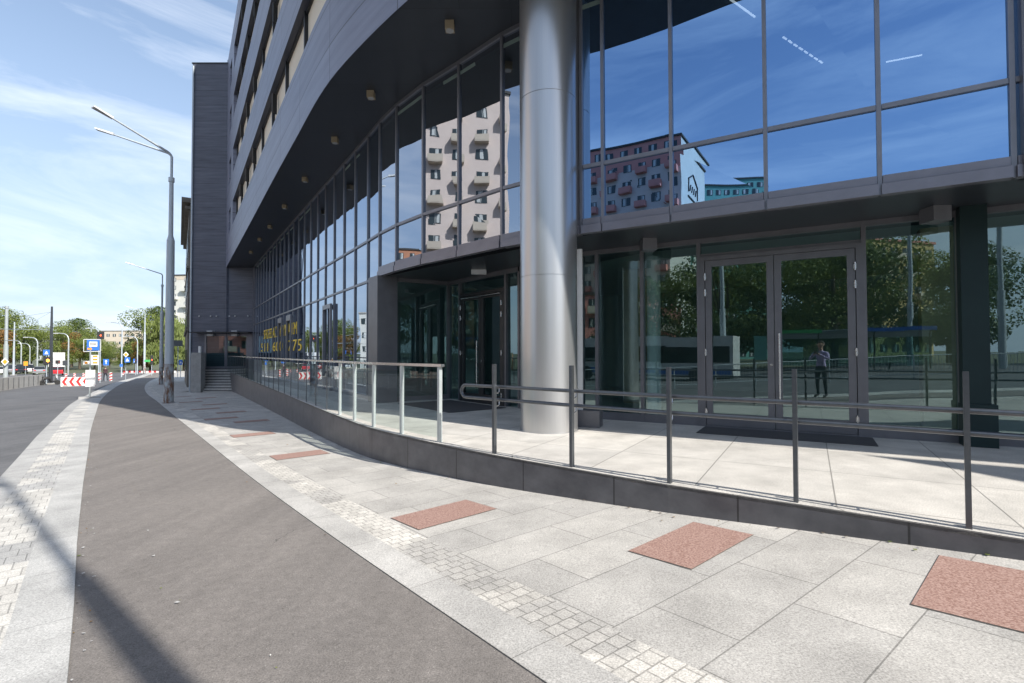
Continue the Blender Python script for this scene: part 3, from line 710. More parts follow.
m_ = MB(); m_.wall((6.04, 6.885), (6.34, 6.71), .002, .56, .26); bevel(m_.build('pier_base', 'dark_teal', o), .01)
m_ = MB(); m_.wall((2.9, 12.9), (3.5, 12.6), 0, 3.3, .7); m_.build('inner_column', 'interior_pier', bld)
# ceiling strip lights inside the upper floor
for (a0, a1, nseg) in (((783, 37), (824, 64), 8), ((726, -4), (755, 17), 1), ((886, 62), (922, 55), 1)):
    A = atz(*a0, 6.8); B = atz(*a1, 6.8); m_ = MB()
    for k in range(nseg):
        t0 = k/nseg; t1 = t0+(.62 if nseg > 1 else 1)/nseg; p0 = A+(B-A)*t0; p1 = A+(B-A)*t1
        m_.wall((p0.x, p0.y), (p1.x, p1.y), 6.79, 6.81, .025)
    m_.build('strip_light', 'tube_on', bld)
# yellow lettering on the long glass wall
def text_obj(s, size, origin, xdir, ydir, mat, parent, name='lettering', depth=.004, width=None, spacing=1.0, align='LEFT'):
    cu = bpy.data.curves.new(name, 'FONT'); cu.body = s; cu.size = size; cu.extrude = depth; cu.space_character = spacing; cu.align_x = align; cu.resolution_u = 3
    tmp = bpy.data.objects.new('tmp', cu); COL.objects.link(tmp)
    dg = bpy.context.evaluated_depsgraph_get(); me = bpy.data.meshes.new_from_object(tmp.evaluated_get(dg)); COL.objects.unlink(tmp); bpy.data.objects.remove(tmp)
    xs = [v.co.x for v in me.vertices]; w0 = max(xs)-min(xs); sx = (width/w0) if width else 1
    X = Vector(xdir).normalized(); Yd = Vector(ydir).normalized(); Z = X.cross(Yd)
    me.transform(Matrix(((X.x*sx, Yd.x, Z.x, origin[0]), (X.y*sx, Yd.y, Z.y, origin[1]), (X.z*sx, Yd.z, Z.z, origin[2]), (0, 0, 0, 1))))
    me.materials.clear(); me.materials.append(MATS[mat])
    o = bpy.data.objects.new(name, me); COL.objects.link(o); o.parent = parent; return o
tb = straight[0]+Dn*20.2+no*.012
text_obj('SPRZEDAŻ / WYNAJEM', .78, (tb.x, tb.y, 2.10), (-Dn.x, -Dn.y, 0), (0, 0, 1), 'yellow_letter', bld, width=10.2)
tb = straight[0]+Dn*21.4+no*.012
text_obj('511  600  775', .72, (tb.x, tb.y, 1.36), (-Dn.x, -Dn.y, 0), (0, 0, 1), 'yellow_letter', bld, width=12.4)
# wing
wy = 35.56
m_ = MB(); m_.box(-22.48, -20.0, wy, 44, -2.6, 21.7); m_.box(-20.0, -18.05, wy+.002, 44, 2.6, 7.25); m_.box(-22.48, -21.4, wy+.003, wy+4, -2.6, 2.6)
m_.build('wing', 'wing_panel', bld)
m_ = MB(); m_.box(-20.0, -12, wy+.01, 44, 7.1, 21.6); m_.build('wing', 'wing_panel', bld)
m_ = MB(); m_.wall((-18.05, wy), (-17.0, 34.0), -.2, 7.25, .12); m_.build('side_panel', 'wing_panel', bld)
m_ = MB(); m_.tube([(-22.40, wy-.06, -1.6), (-22.40, wy-.06, 21.5)], .06, 10); m_.build('downpipe', 'pole_grey', bld, True)
m_ = MB(); m_.box(-22.55, -19.95, wy-.03, wy+.2, 21.7, 21.78); m_.build('roof_edge', 'frame_dark', bld)
# wing doors
wd = MB(); zb = .2
for (x0, x1) in ((-21.4, -21.28), (-20.0, -19.82), (-18.5, -18.36)): wd.box(x0, x1, wy-.08, wy+.02, zb, 2.45)
wd.box(-21.4, -18.36, wy-.08, wy+.02, 2.451, 2.6); wd.box(-21.28, -20.0, wy-.07, wy+.02, zb, zb+.15); wd.box(-19.82, -18.5, wy-.07, wy+.02, zb, zb+.15); wd.box(-18.36, -18.0, wy-.08, wy+.02, zb, 2.6)
dr = wd.build('wing_door', 'mullion', bld)
for (x0, x1) in ((-21.28, -20.0), (-19.82, -18.5)):
    m_ = MB(); m_.face([(x0, wy-.04, zb+.15), (x1, wy-.04, zb+.15), (x1, wy-.04, 2.45), (x0, wy-.04, 2.45)]); m_.build('glass', 'glass_clear', dr)
m_ = MB(); m_.box(-22.0, -17.9, wy-1.0, wy-.05, 2.66, 2.72); m_.build('door_canopy', 'frame_dark', bld)
for x in (-20.9, -19.2):
    m_ = MB(); m_.box(x-.2, x+.2, wy-.35, wy-.1, 2.45, 2.60); m_.build('canopy_lamp', 'lamp_white', bld)
    m_ = MB(); m_.box(x-.2, x+.2, wy-.35, wy-.1, 2.76, 2.82); m_.build('canopy_lamp', 'lamp_white', bld)
for x in (-21.8, -21.0, -20.6, -19.7, -19.3, -18.4):
    m_ = MB(); m_.disc((x, wy-.05, 3.85), (0, 1, 0), .04, .08, 10); m_.build('wall_spot', 'lamp_white', bld)
# terrace in front of the wing, steps
st = thing('stone_steps', 'grey stone steps climbing to the glass doors of the dark wing', 'steps')
zs = zg(-20.4, 33.4)-.02; nst = 9; m_ = MB()
for k in range(nst):
    z0 = zs+(zb-zs)*k/nst; z1 = zs+(zb-zs)*(k+1)/nst; y0 = 33.0+.27*k
    sx0 = -.56*(y0-35.4); sx1 = -.56*(y0+.275-35.4); m_.hexa([(-21.3+sx0, y0, zs-.4), (-19.45+sx0, y0, zs-.4), (-19.45+sx1, y0+.275, zs-.4), (-21.3+sx1, y0+.275, zs-.4)], [(-21.3+sx0, y0, z1), (-19.45+sx0, y0, z1), (-19.45+sx1, y0+.275, z1), (-21.3+sx1, y0+.275, z1)])
m_.box(-21.45, -17.5, 33.0+.27*nst+.012, wy+.3, -1.5, zb)
m_.build('step', 'concrete', st)
m_ = MB()
for k in range(nst):
    y0 = 33.0+.27*k; z1 = zs+(zb-zs)*(k+1)/nst; sx0 = -.56*(y0-35.4); m_.box(-21.28+sx0, -19.47+sx0, y0-.006, y0+.05, z1-.045, z1+.004)
m_.build('step_edge_shade', 'frame_dark', st)  # dark strips stand in for the shading between treads and risers
gp_ = thing('granite_pillar', 'pale square stone pillar beside the steps of the dark wing', 'pillar')
m_ = MB(); zq = zg(-20.3, 33)-.1; m_.box(-20.72, -20.06, 32.9, 33.4, zq, 1.30); o = m_.build('shaft', 'stone_pier', gp_); bevel(o, .015)
m_ = MB(); m_.box(-20.36, -20.22, 33.1, 33.24, 1.30, 1.72); m_.build('cap_lamp', 'white_paint', gp_)
m_ = MB(); m_.wall((-20.62, 33.41), (-21.95, 35.54), -1.8, 1.28, .3); m_.build('side_wall', 'plinth_stone', gp_)

# white pylon board and block behind the column
py = thing('white_board', 'narrow white upright board on a dark block right behind the round metal column', 'board')
m_ = MB(); m_.wall((1.10, 8.72), (1.20, 8.68), .28, 3.02, .05); m_.build('board', 'white_paint', py)
m_ = MB(); m_.wall((1.08, 8.78), (1.50, 8.62), .006, .28, .30); bevel(m_.build('base_block', 'frame', py), .01)
# thin dark sheet before the right doors, then the mat at the left entrance
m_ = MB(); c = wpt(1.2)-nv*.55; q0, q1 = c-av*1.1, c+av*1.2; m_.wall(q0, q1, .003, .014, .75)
o = m_.build('door_floor_sheet', 'mat'); tag(o, 'thin dark sheet on the floor in front of the double glass doors right of the column', 'mat')
m_ = MB(); c = W1+du2*1.7+n2_*1.0; m_.wall(c-du2*1.2, c+du2*1.2, .003, .014, 1.5)
o = m_.build('door_floor_sheet', 'mat'); tag(o, 'dark door mat before the recessed glass doors left of the column', 'mat')

# ------------------------------------------------------------------ STREET LAMPS
def lamp_head(parent, p, d):
    """flat tapered LED head starting at p along d"""
    d = Vector(d).normalized(); s = Vector((-d.y, d.x, 0)).normalized(); u = s.cross(d)*-1
    if u.z < 0: u = -u
    m_ = MB(); L = .72
    m_.hexa([p-s*.07-u*.03, p+d*L-s*.13-u*.03, p+d*L+s*.13-u*.03, p+s*.07-u*.03][::1], [p-s*.06+u*.06, p+d*L-s*.11+u*.03, p+d*L+s*.11+u*.03, p+s*.06+u*.06])
    h = m_.build('lamp_head', 'lamp_white', parent); bevel(h, .012)
    m_ = MB(); m_.hexa([p+d*.12-s*.06-u*.04, p+d*(L-.06)-s*.1-u*.04, p+d*(L-.06)+s*.1-u*.04, p+d*.12+s*.06-u*.04], [p+d*.12-s*.06-u*.031, p+d*(L-.06)-s*.1-u*.031, p+d*(L-.06)+s*.1-u*.031, p+d*.12+s*.06-u*.031]); m_.build('lens', 'lamp_glass', h)
def street_lamp(label, H=11.3, grp='tall street lamps along the cycle path', sc_=1., single=False):
    t = thing('street_lamp', label, 'street lamp', group=grp)
    m_ = MB(); m_.tube([(0, 0, 0), (0, 0, 1.8), (0, 0, 7.3)], [.19, .18, .155], 24); m_.tube([(0, 0, 7.3), (0, 0, 7.5)], [.155, .10], 24, cap=False)
    m_.tube([(0, 0, 7.5), (0, 0, 10.0)], [.095, .085], 20); m_.tube([(0, 0, 9.95), (0, 0, 10.15)], .12, 20)
    m_.build('pole', 'pole_grey', t, True)
    m_ = MB(); m_.tube([(0, 0, 0.0), (0, 0, 1.75)], [.194, .186], 24, cap=False); m_.build('rusty_foot', 'rust', t, True)
    m_ = MB(); m_.box(-.24, .24, -.24, .24, -.02, .03); m_.build('base_plate', 'rust', t)
    m_ = MB(); m_.tube([(0, 0, 10.1), (0, 0, 11.1)], .055, 14); ends = []
    for az in ((0,) if single else (-25, 25)):
        w = R(180+az); d = Vector((math.cos(w), math.sin(w), 0))
        pts = [Vector((0, 0, 11.05))]
        for k in range(1, 6): a = k/5*1.30; pts.append(Vector((0, 0, 11.05))+d*.35*(1-math.cos(a))+Vector((0, 0, .25*math.sin(a))))
        pts.append(pts[-1]+d*2.05+Vector((0, 0, .62))); m_.tube(pts, [.05]*6+[.035], 12); ends.append((pts[-1], d*2.05+Vector((0, 0, .58))))
    m_.build('arm', 'pole_grey', t, True)
    for p, d in ends: lamp_head(t, p, d)
    return t
yaw0 = math.atan2(-.6, -.8)-PI     # arms point to local -x ; toward the road
L1 = street_lamp('tall blue grey street lamp with rusty foot beside the cycle path, nearest in view')
L1.location = (-15.36, 22.86, zg(-15.36, 22.86)); L1.rotation_euler = (0, 0, math.atan2(.6, .8))
# distant ones: copies
for (x, y, lab) in ((-35.6, 51.8, 'tall two armed street lamp just left of the rusty footed lamp'), (-67, 93, 'distant two armed street lamp in front of the far trees and pale buildings'),
                    (4.28, -2.68, 'tall street lamp whose shadow crosses the near cycle path')):
    c = copy_tree(L1); c.location = (x, y, zg(x, y)); c['label'] = lab
    if y < 0:
        c.scale = (1, 1, 1.15)
        for ch in c.children:
            if not ch.name.startswith(('lamp_head', 'arm')): ch.scale = (.6, .6, 1)
    c.rotation_euler = (0, 0, (math.atan2(.6, .8)-(.45 if y < 60 else .3)) if y > 0 else R(-11))

# ------------------------------------------------------------------ simple far poles
def simple_lamp(px, Y, ytop, side, label, r=.09, mat='pole_grey', armlen=1.6):
    x = (px-512)/F*Y; z0 = zg(x, Y)-.1; zt = CAM.z+(353.6-ytop)/F*Y
    t = thing('street_lamp', label, 'street lamp', (x, Y, z0), 0, 'distant street lamps')
    h = zt-z0; pts = [(0, 0, 0), (0, 0, h-1.2)]; 
    for k in range(1, 7):
        a = k/6*PI/2; pts.append((side*1.0*(1-math.cos(a)), 0, h-1.2+1.1*math.sin(a)))
    pts.append((side*(1.0+armlen-.7), 0, h-.02))
    m_ = MB(); m_.tube(pts, [r, r*.8]+[r*.7]*6+[r*.6], 8); m_.build('pole', mat, t, True)
    m_ = MB(); m_.box(min(side*(armlen+.2), side*(armlen+1.0)), max(side*(armlen+.2), side*(armlen+1.0)), -.13, .13, h-.1, h+.03); m_.build('lamp_head', 'lamp_white', t)
    return t
simple_lamp(121.8, 80, 322, -1, 'thin grey lamp rising left of the pale building', .10)
simple_lamp(137.5, 92, 336, -1, 'slender curved lamp above the blue signs at the crossing', .10)
simple_lamp(68.5, 90, 333, -1, 'white curved lamp standing behind the chevron barrier', .13, 'post_light')
simple_lamp(21.3, 100, 340, -1, 'white curved lamp between the two left overhead line poles', .13, 'post_light')
simple_lamp(30, 110, 343, -1, 'thin white curved lamp among the cars at the left', .12, 'post_light')
simple_lamp(37.5, 95, 337, -1, 'white curved lamp left of the dark tapered pole', .13, 'post_light')
simple_lamp(99, 98, 328, -1, 'grey lamp arching beside the dark signal box over the bus sign', .11)
def mast(px, Y, ytop, r, mat, label, steps=False):
    x = (px-512)/F*Y; z0 = zg(x, Y)-.1; h = CAM.z+(353.8-ytop)/F*Y-z0
    t = thing('overhead_line_mast', label, 'mast', (x, Y, z0), 0, 'masts carrying the tram wires')
    m_ = MB()
    if steps: m_.tube([(0, 0, 0), (0, 0, h*.48)], [r*1.35, r*1.3], 14); m_.tube([(0, 0, h*.48), (0, 0, h)], [r, r*.85], 14); m_.tube([(0, 0, h*.97), (0, 0, h)], r*1.15, 14)
    else: m_.tube([(0, 0, 0), (0, 0, h)], [r*1.3, r*.6], 12)
    m_.build('pole', mat, t, True); m_ = MB(); m_.box(-r*2, r*2, -r*2, r*2, -.1, .15); m_.build('base', 'concrete', t); return t
mast(6.0, 72, 306, .20, 'post_light', 'thick white stepped mast with yellow diamond sign at the left edge', True)
mast(14.0, 88, 322, .14, 'pole_grey', 'thin grey mast next to the thick white one at the left')
mast(51.2, 58, 306.5, .16, 'rail_steel', 'dark tapered mast standing at the end of the concrete wall')
# overhead wires and span arm
wr = thing('overhead_wires', 'thin tram wires strung across the street at the left', 'wires')
m_ = MB(); a = at(51.2, 330, 58); bq = at(-60, 327, 70); m_.tube([a, (a+bq)/2-Vector((0, 0, .05)), bq], .035, 6); m_.build('span_arm', 'pole_grey', wr)
m_ = MB(); a = at(51.2, 341, 58); bq = at(-60, 340, 70); m_.tube([a, (a+bq)/2, bq], .02, 5); a = at(51, 312, 58); bq = at(18, 330, 88); m_.tube([a, bq], .012, 4); bq = at(-10, 322, 88); m_.tube([a, bq], .012, 4)
a = at(6, 307, 72); bq = at(-60, 306, 60); m_.tube([a, bq], .012, 4); a = at(51, 352, 58); bq = at(130, 343, 150); m_.tube([a, bq], .012, 4); m_.build('wire', 'black', wr)

# ------------------------------------------------------------------ signs and signals
def sign_board(name, label, cat, px, py, Y, w, h, mat, extra=None, pole=True, th=.04, grp=None, polex=0., bc=None):
    x = (px-512)/F*Y; zc = CAM.z+(353.7-py)/F*Y; z0 = zg(x, Y)-.1
    t = thing(name, label, cat, (x, Y, z0), 0, grp); hz = zc-z0
    if pole: m_ = MB(); m_.tube([(polex, .05, 0), (polex, .05, hz+h/2)], .045, 8); m_.build('pole', 'pole_grey', t, True)
    m_ = MB()
    if mat == 'diamond':
        for rr_, mt, yy in ((w/2, 0, 0), (w/2*.62, 1, -.03)):
            P = [(rr_*math.cos(a), yy, hz+rr_*math.sin(a)) for a in (0, PI/2, PI, 3*PI/2)]; m_.face(P[::-1] if 0 else P, mt); 
            m_.face([(p[0], p[1]+.02, p[2]) for p in reversed(P)], mt)
        m_.build('board', ['white_paint', 'orange_sign'], t)
    else:
        m_.box(-w/2, w/2, -th/2, th/2, hz-h/2, hz+h/2); m_.build('board', mat, t)
    if extra: extra(t, hz, w, h)
    return t
def tri(t, hz, w, h):
    m_ = MB(); s = min(w, h)*.36; P = [(-s, -.03, hz-s*.8), (s, -.03, hz-s*.8), (0, -.03, hz+s*.9)]; m_.face(P); m_.build('pictogram', 'white_paint', t)
def arrow(t, hz, w, h):
    m_ = MB(); m_.box(-w*.08, w*.08, -.035, -.025, hz-h*.3, hz+h*.15); m_.face([(-w*.25, -.03, hz+h*.12), (w*.25, -.03, hz+h*.12), (0, -.03, hz+h*.38)]); m_.build('pictogram', 'white_paint', t)
# bus-stop flag group near the kerb: px 91
Yb = 30.0; xb = (90.5-512)/F*Yb; zb0 = zg(xb, Yb)
bs = thing('stop_sign', 'bus stop post with blue and white flag panel, small orange plates and white timetable case', 'sign', (xb, Yb, zb0))
m_ = MB(); m_.tube([(0, 0, 0), (0, 0, 3.3)], .055, 10); m_.build('pole', 'post_light', bs, True)
m_ = MB(); m_.box(-.65, .65, -.65, .35, -.02, .06); m_.build('base', 'concrete', bs)
def zpx(py, Y): return CAM.z+(353.7-py)/F*Y-zb0
m_ = MB(); z0, z1 = zpx(350.5, Yb), zpx(340, Yb); m_.box(-.22, .53, -.05, .05, z0, z1); fl = m_.build('flag_panel', 'blue_sign', bs)
m_ = MB(); m_.box(-.08, .40, -.065, -.055, z0+.22, z1-.10); m_.build('white_field', 'white_paint', fl); m_ = MB(); m_.box(-.18, .08, -.065, -.055, z0+.04, z0+.15); m_.build('orange_field', 'orange_sign', fl)
m_ = MB()
for k in range(5): m_.box(-.02+k*.075, .03+k*.075, -.075, -.068, z0+.34, z0+.42)
m_.build('lettering', 'black', fl)
m_ = MB()
for (a0, a1, b0, b1) in ((-.42, .62, z1+.01, z1+.05), (-.42, .62, z0-.08, z0-.04), (-.42, -.38, z0-.08, z1+.05), (.58, .62, z0-.08, z1+.05)): m_.box(a0, a1, -.025, .025, b0, b1)
m_.build('frame', 'lamp_white', bs)
m_ = MB(); m_.box(.05, .50, -.04, .04, zpx(365, Yb), zpx(355, Yb)); q = m_.build('route_plate', 'white_paint', bs)
for k in range(3):
    m_ = MB(); m_.box(.14, .42, -.055, -.045, zpx(363.5-k*3.2, Yb), zpx(362-k*3.2, Yb)); m_.build('orange_mark', 'orange_sign', q)
m_ = MB(); m_.box(-.42, -.05, -.04, .04, zpx(364.5, Yb), zpx(361, Yb)); q = m_.build('route_plate', 'white_paint', bs)
m_ = MB(); m_.box(-.32, -.16, -.055, -.045, zpx(363.8, Yb), zpx(361.7, Yb)); m_.build('orange_mark', 'orange_sign', q)
m_ = MB(); m_.box(-.27, .30, -.08, .04, zpx(386.5, Yb), zpx(370, Yb)); bevel(m_.build('timetable_case', 'white_paint', bs), .01)
# traffic signals
def signal(label, px, py, Y, w=.9, h=.95, lens='amber_on', lx=.1, pole=True, mat='black', r=.11, n=1):
    x = (px-512)/F*Y; z0 = zg(x, Y)-.1; zc = CAM.z+(353.7-py)/F*Y-z0
    t = thing('traffic_signal', label, 'traffic light', (x, Y, z0), 0, 'traffic lights by the road')
    if pole: m_ = MB(); m_.tube([(0, .1, 0), (0, .1, zc+h/2)], .06, 8); m_.build('pole', 'pole_grey', t, True)
    m_ = MB(); m_.box(-w/2, w/2, -.08, .08, zc-h/2, zc+h/2); hb = m_.build('housing', mat, t); bevel(hb, .02)
    m_ = MB(); m_.disc((lx, -.09, zc), (0, 1, 0), r, .03, 14); m_.build('lamp', lens, hb)
    return t
signal('black signal box with glowing amber lamp in front of the dark tapered mast', 47, 360.5, 57, .85, .85, 'amber_on', .12, r=.17)
signal('dark square signal box with small orange light above the bus stop flag', 100.5, 335.5, 60, .85, .9, 'red_on', 0, r=.09)
signal('slim signal with green housing at the crossing beside the far lamp', 152, 360, 84, .45, 1.5, 'red_on', 0, r=.10)
signal('small black signal hanging beside the white lorry', 58, 362, 75, .7, .5, 'red_on', .2, r=.02)
signal('small dark signal near the pedestrian sign right of the bus stop', 136, 360.5, 88, .4, 1.0, 'red_on', 0, r=.02)
sign_board('road_sign', 'blue square pedestrian crossing sign on white board by the amber signal', 'sign', 46.5, 352.5, 57.4, .75, .62, 'blue_sign', tri, grp='road signs')
sign_board('road_sign', 'yellow diamond priority sign with white rim on the thick white mast', 'sign', 5.2, 361.6, 71.5, 1.15, 1.15, 'diamond', None, False, grp='road signs')
sign_board('road_sign', 'orange round warning sign behind the parked cars at the left', 'sign', 26, 363.5, 92, .75, .75, 'orange_sign', None, grp='road signs')
sign_board('road_sign', 'yellow diamond priority sign over the crossing at the far end', 'sign', 126, 354.7, 70, .8, .8, 'diamond', None, grp='road signs')
sign_board('road_sign', 'blue pedestrian crossing sign below the far yellow diamond', 'sign', 127.5, 360, 69.5, .75, .7, 'blue_sign', tri, False, grp='road signs')
sign_board('road_sign', 'small round blue sign on the thin lamp at the crossing', 'sign', 121.5, 365.5, 79, .45, .45, 'blue_sign', None, False, grp='road signs')
sign_board('road_sign', 'blue rectangular arrow sign right of the bus stop post', 'sign', 106.3, 362.3, 66, .75, .8, 'blue_sign', arrow, grp='road signs')
sign_board('road_sign', 'blue sign with white symbol beside the far curved lamp', 'sign', 135.5, 361, 90, .7, .7, 'blue_sign', tri, False, grp='road signs')
sign_board('road_sign', 'long green direction board near the far crossing signal', 'sign', 147.5, 361, 86, 1.0, .35, 'green_paint', None, False, grp='road signs')
sign_board('road_sign', 'round grey back of a sign between lorry and chevron barrier', 'sign', 65.3, 363, 70, .7, .7, 'rail_steel', None, grp='road signs')
sign_board('road_sign', 'small blue and white sign right of the rusty lamp foot', 'sign', 180.8, 362.5, 70, .5, .7, 'blue_sign', tri, grp='road signs')
sign_board('notice_board', 'plain grey board hanging near the old stone house by the dark wing', 'sign', 178, 343.5, 70, 1.3, .8, 'rail_steel', None, grp='road signs')

# chevron barrier
Yc = 53; x0 = (61.5-512)/F*Yc; x1 = (96-512)/F*Yc; zc0 = CAM.z+(353.7-386)/F*Yc; zc1 = CAM.z+(353.7-377)/F*Yc
cb = thing('chevron_barrier', 'red and white chevron board on feet blocking the lane before the bus stop', 'barrier', ((x0+x1)/2, Yc, 0))
w2 = (x1-x0)/2; m_ = MB(); m_.box(-w2, w2, -.03, .03, zc0, zc1); q = m_.build('board', 'white_paint', cb)
nch = 5; hh = (zc1-zc0)/2; zm = (zc0+zc1)/2
for k in range(nch):
    a = -w2+.12+k*(2*w2/nch); t_ = .30; m_ = MB()
    m_.face([(a, -.04, zm), (a+t_, -.04, zm), (a+t_+.32, -.04, zc0+.03), (a+.32, -.04, zc0+.03)]); m_.face([(a+t_, -.04, zm), (a, -.04, zm), (a+.32, -.04, zc1-.03), (a+t_+.32, -.04, zc1-.03)])
    m_.build('chevron', 'red_paint', q)
for s in (-.75, .7):
    m_ = MB(); gz = zg(cb.location.x, Yc)-.1; m_.box(s*w2-.04, s*w2+.04, .03, .09, gz, zc1); m_.box(s*w2-.2, s*w2+.2, -.5, .5, gz, gz+.12); m_.build('leg', 'concrete', cb)
# striped beacons
def beacon(px, py_top, py_bot, Y, label):
    x = (px-512)/F*Y; z1 = CAM.z+(353.7-py_top)/F*Y; z0 = CAM.z+(353.7-py_bot)/F*Y
    t = thing('striped_beacon', label, 'barrier', (x, Y, 0), 0, 'striped beacons at the roadworks')
    m_ = MB(); m_.box(-.17, .17, -.02, .02, z0+.1, z1); q = m_.build('board', 'white_paint', t); m_ = MB(); H = z1-z0-.1; ns = 3
    for k in range(ns):
        a = z0+.1+H*(k+.1)/ns; m_.face([(-.17, -.025, a), (.17, -.025, a+.12), (.17, -.025, min(a+.12+H/ns*.5, z1)), (-.17, -.025, a+H/ns*.5)])
    m_.build('stripe', 'red_paint', q); m_ = MB(); m_.box(-.25, .25, -.2, .2, z0-.02, z0+.1); m_.build('foot', 'rubber', t)
for i, (px, a, b_, Y, lab) in enumerate([(66.5, 373.5, 381, 70, 'striped beacon right behind the left end of the chevron board'), (75, 373, 380, 80, 'striped beacon behind the middle of the chevron board'), (84, 373, 380, 82, 'striped beacon left of the white timetable case'),
        (100.2, 372, 381.5, 66, 'striped beacon just right of the bus stop post, beside the walker'), (111.3, 372.5, 382, 66, 'striped beacon right of the walker near the kerb end'), (123.5, 373, 378.5, 88, 'striped beacon at the foot of the far thin lamp')]):
    beacon(px, a, b_, Y, lab)
# long low red-white construction barrier at the crossing
Yq = 96; xa = (124-512)/F*Yq; xz = (176-512)/F*Yq; zt = CAM.z+(353.7-371)/F*Yq; zl = CAM.z+(353.7-376.5)/F*Yq
ob = thing('construction_barrier', 'long white barrier with red top blocks closing the road at the crossing', 'barrier', (xa, Yq, 0))
m_ = MB(); L_ = xz-xa; m_.box(0, L_, -.05, .05, zl, zt); m_.build('panel', 'white_paint', ob)
m_ = MB(); k = 0
while k*.95 < L_-.5: m_.box(k*.95, k*.95+.45, -.07, .07, zt-.32, zt+.01); k += 1
m_.build('red_block', 'red_paint', ob)
def face_traffic(t):
    x, y = t.location.x, t.location.y; t.rotation_euler = (0, 0, math.atan2(y, x)-PI/2); t.scale = (math.cos(math.atan2(-x, y)), 1, 1)
for t in list(COL.objects):
    if t.parent is None and t.get('category') in ('sign', 'traffic light') or (t.parent is None and t.get('category') == 'barrier' and not t.name.startswith('construction')): face_traffic(t)
# concrete barrier wall on the left of the road
idx = [i for i, p in enumerate(roadL) if p.x > -62 and p.x < -8]
cw = thing('concrete_wall', 'long pale grey concrete barrier wall along the left side of the road', 'wall')
m_ = MB(); sm = MB(); acc = 0
for i in idx[:-1]:
    p, q = roadL[i]+nR[i]*.15, roadL[i+1]+nR[i+1]*.15; z0 = zg(p.x, p.y)-.2; z1 = zg(q.x, q.y)-.2
    if p.y < 33 or p.y > 59: continue
    m_.hexa([(*(p-nR[i]*.14), z0), (*(q-nR[i+1]*.14), z1), (*(q+nR[i+1]*.14), z1), (*(p+nR[i]*.14), z0)], [(*(p-nR[i]*.10), z0+1.25), (*(q-nR[i+1]*.10), z1+1.25), (*(q+nR[i+1]*.10), z1+1.25), (*(p+nR[i]*.10), z0+1.25)])
    acc += 1
    if acc % 3 == 0: sm.wall(p-nR[i]*.165, p-nR[i]*.165+(q-p)*.12, z0+.15, z0+1.2, .02)
m_.build('wall_segment', 'concrete', cw); sm.build('joint', 'rail_steel', cw)
# kerb along it
# bar fence on the far side of the road, behind the viewer (seen in the glass)
fc = thing('bar_fence', 'grey metal bar fence beyond the road, mirrored low in the doors', 'fence')
m_ = MB(); n_b = 0; pts = [roadL[i]+nR[i]*.6 for i in range(len(roadL)) if roadL[i].y < 30 and roadL[i].x < 24]
last = None
for i in range(len(pts)-1):
    p, q = pts[i], pts[i+1]; zz = zg(p.x, p.y)-.1; z2 = zg(q.x, q.y)-.1
    m_.tube([(*p, zz+1.05), (*q, z2+1.05)], .025, 5); m_.tube([(*p, zz+.2), (*q, z2+.2)], .02, 5)
    L = (q-p).length; nb = max(1, round(L/.14))
    for k in range(nb):
        r_ = p+(q-p)*k/nb; m_.tube([(*r_, zz+.2), (*r_, zz+1.05)], .009, 4, cap=False)
    if i % 4 == 0: m_.tube([(*p, zz), (*p, zz+1.1)], .03, 6)
m_.build('bars', 'pole_grey', fc)

# ------------------------------------------------------------------ vehicles
def car(label, x, y, rz, mat, suv=False):
    t = thing('parked_car', label, 'car', (x, y, zg(x, y)-.1), rz, 'cars in the far street')
    prof = [(-2.1, .35), (-2.15, .75), (-2.0, .95), (-1.2, 1.02), (1.1, .98), (1.95, .85), (2.15, .6), (2.12, .35)]
    roof = [(-1.75, 1.0), (-1.25, 1.45), (.3, 1.48), (1.15, .98)] if not suv else [(-2.0, 1.0), (-1.85, 1.7), (.4, 1.72), (1.2, .98)]
    m_ = MB()
    def ext(P, w0, w1, m, mi=0):
        n = len(P); z0 = min(p[1] for p in P); z1 = max(p[1] for p in P)
        wy = lambda z: w0+(w1-w0)*(z-z0)/(z1-z0)
        m.face([(p[0], -wy(p[1]), p[1]) for p in P][::-1], mi); m.face([(p[0], wy(p[1]), p[1]) for p in P], mi)
        for i in range(n):
            a, c = P[i], P[(i+1) % n]; m.face([(a[0], -wy(a[1]), a[1]), (c[0], -wy(c[1]), c[1]), (c[0], wy(c[1]), c[1]), (a[0], wy(a[1]), a[1])], mi)
    ext(prof, .88, .80, m_); bevel(m_.build('body', mat, t), .05)
    m_ = MB(); ext(roof, .78, .60, m_); m_.build('windows', 'car_glass', t)
    m_ = MB(); rz_ = roof[1][1]; m_.box(roof[1][0]+.05, roof[2][0]-.02, -.60, .60, rz_, rz_+.04); m_.build('roof', mat, t)
    for sx in (-1.3, 1.35):
        for sy in (-.8, .8):
            m_ = MB(); m_.disc((sx, sy, .32), (0, 1, 0), .32, .2, 16); w = m_.build('wheel', 'rubber', t); m_ = MB(); m_.disc((sx, sy*1.13, .32), (0, 1, 0), .2, .03, 12); m_.build('rim', 'steel', w)
    for sy in (-.6, .6):
        m_ = MB(); m_.box(2.05, 2.17, sy-.15, sy+.15, .6, .75); m_.build('headlight', 'lamp_white', t); m_ = MB(); m_.box(-2.17, -2.08, sy-.15, sy+.15, .7, .85); m_.build('tail_light', 'red_paint', t)
    return t
noisy('car_white', (.72, .72, .72), None, 2, .25); noisy('car_silver', (.45, .46, .48), None, 2, .25, .5); noisy('car_red', (.5, .03, .04), None, 2, .25); noisy('car_dark', (.03, .035, .045), None, 2, .2)
def atg(px, Y): return (px-512)/F*Y
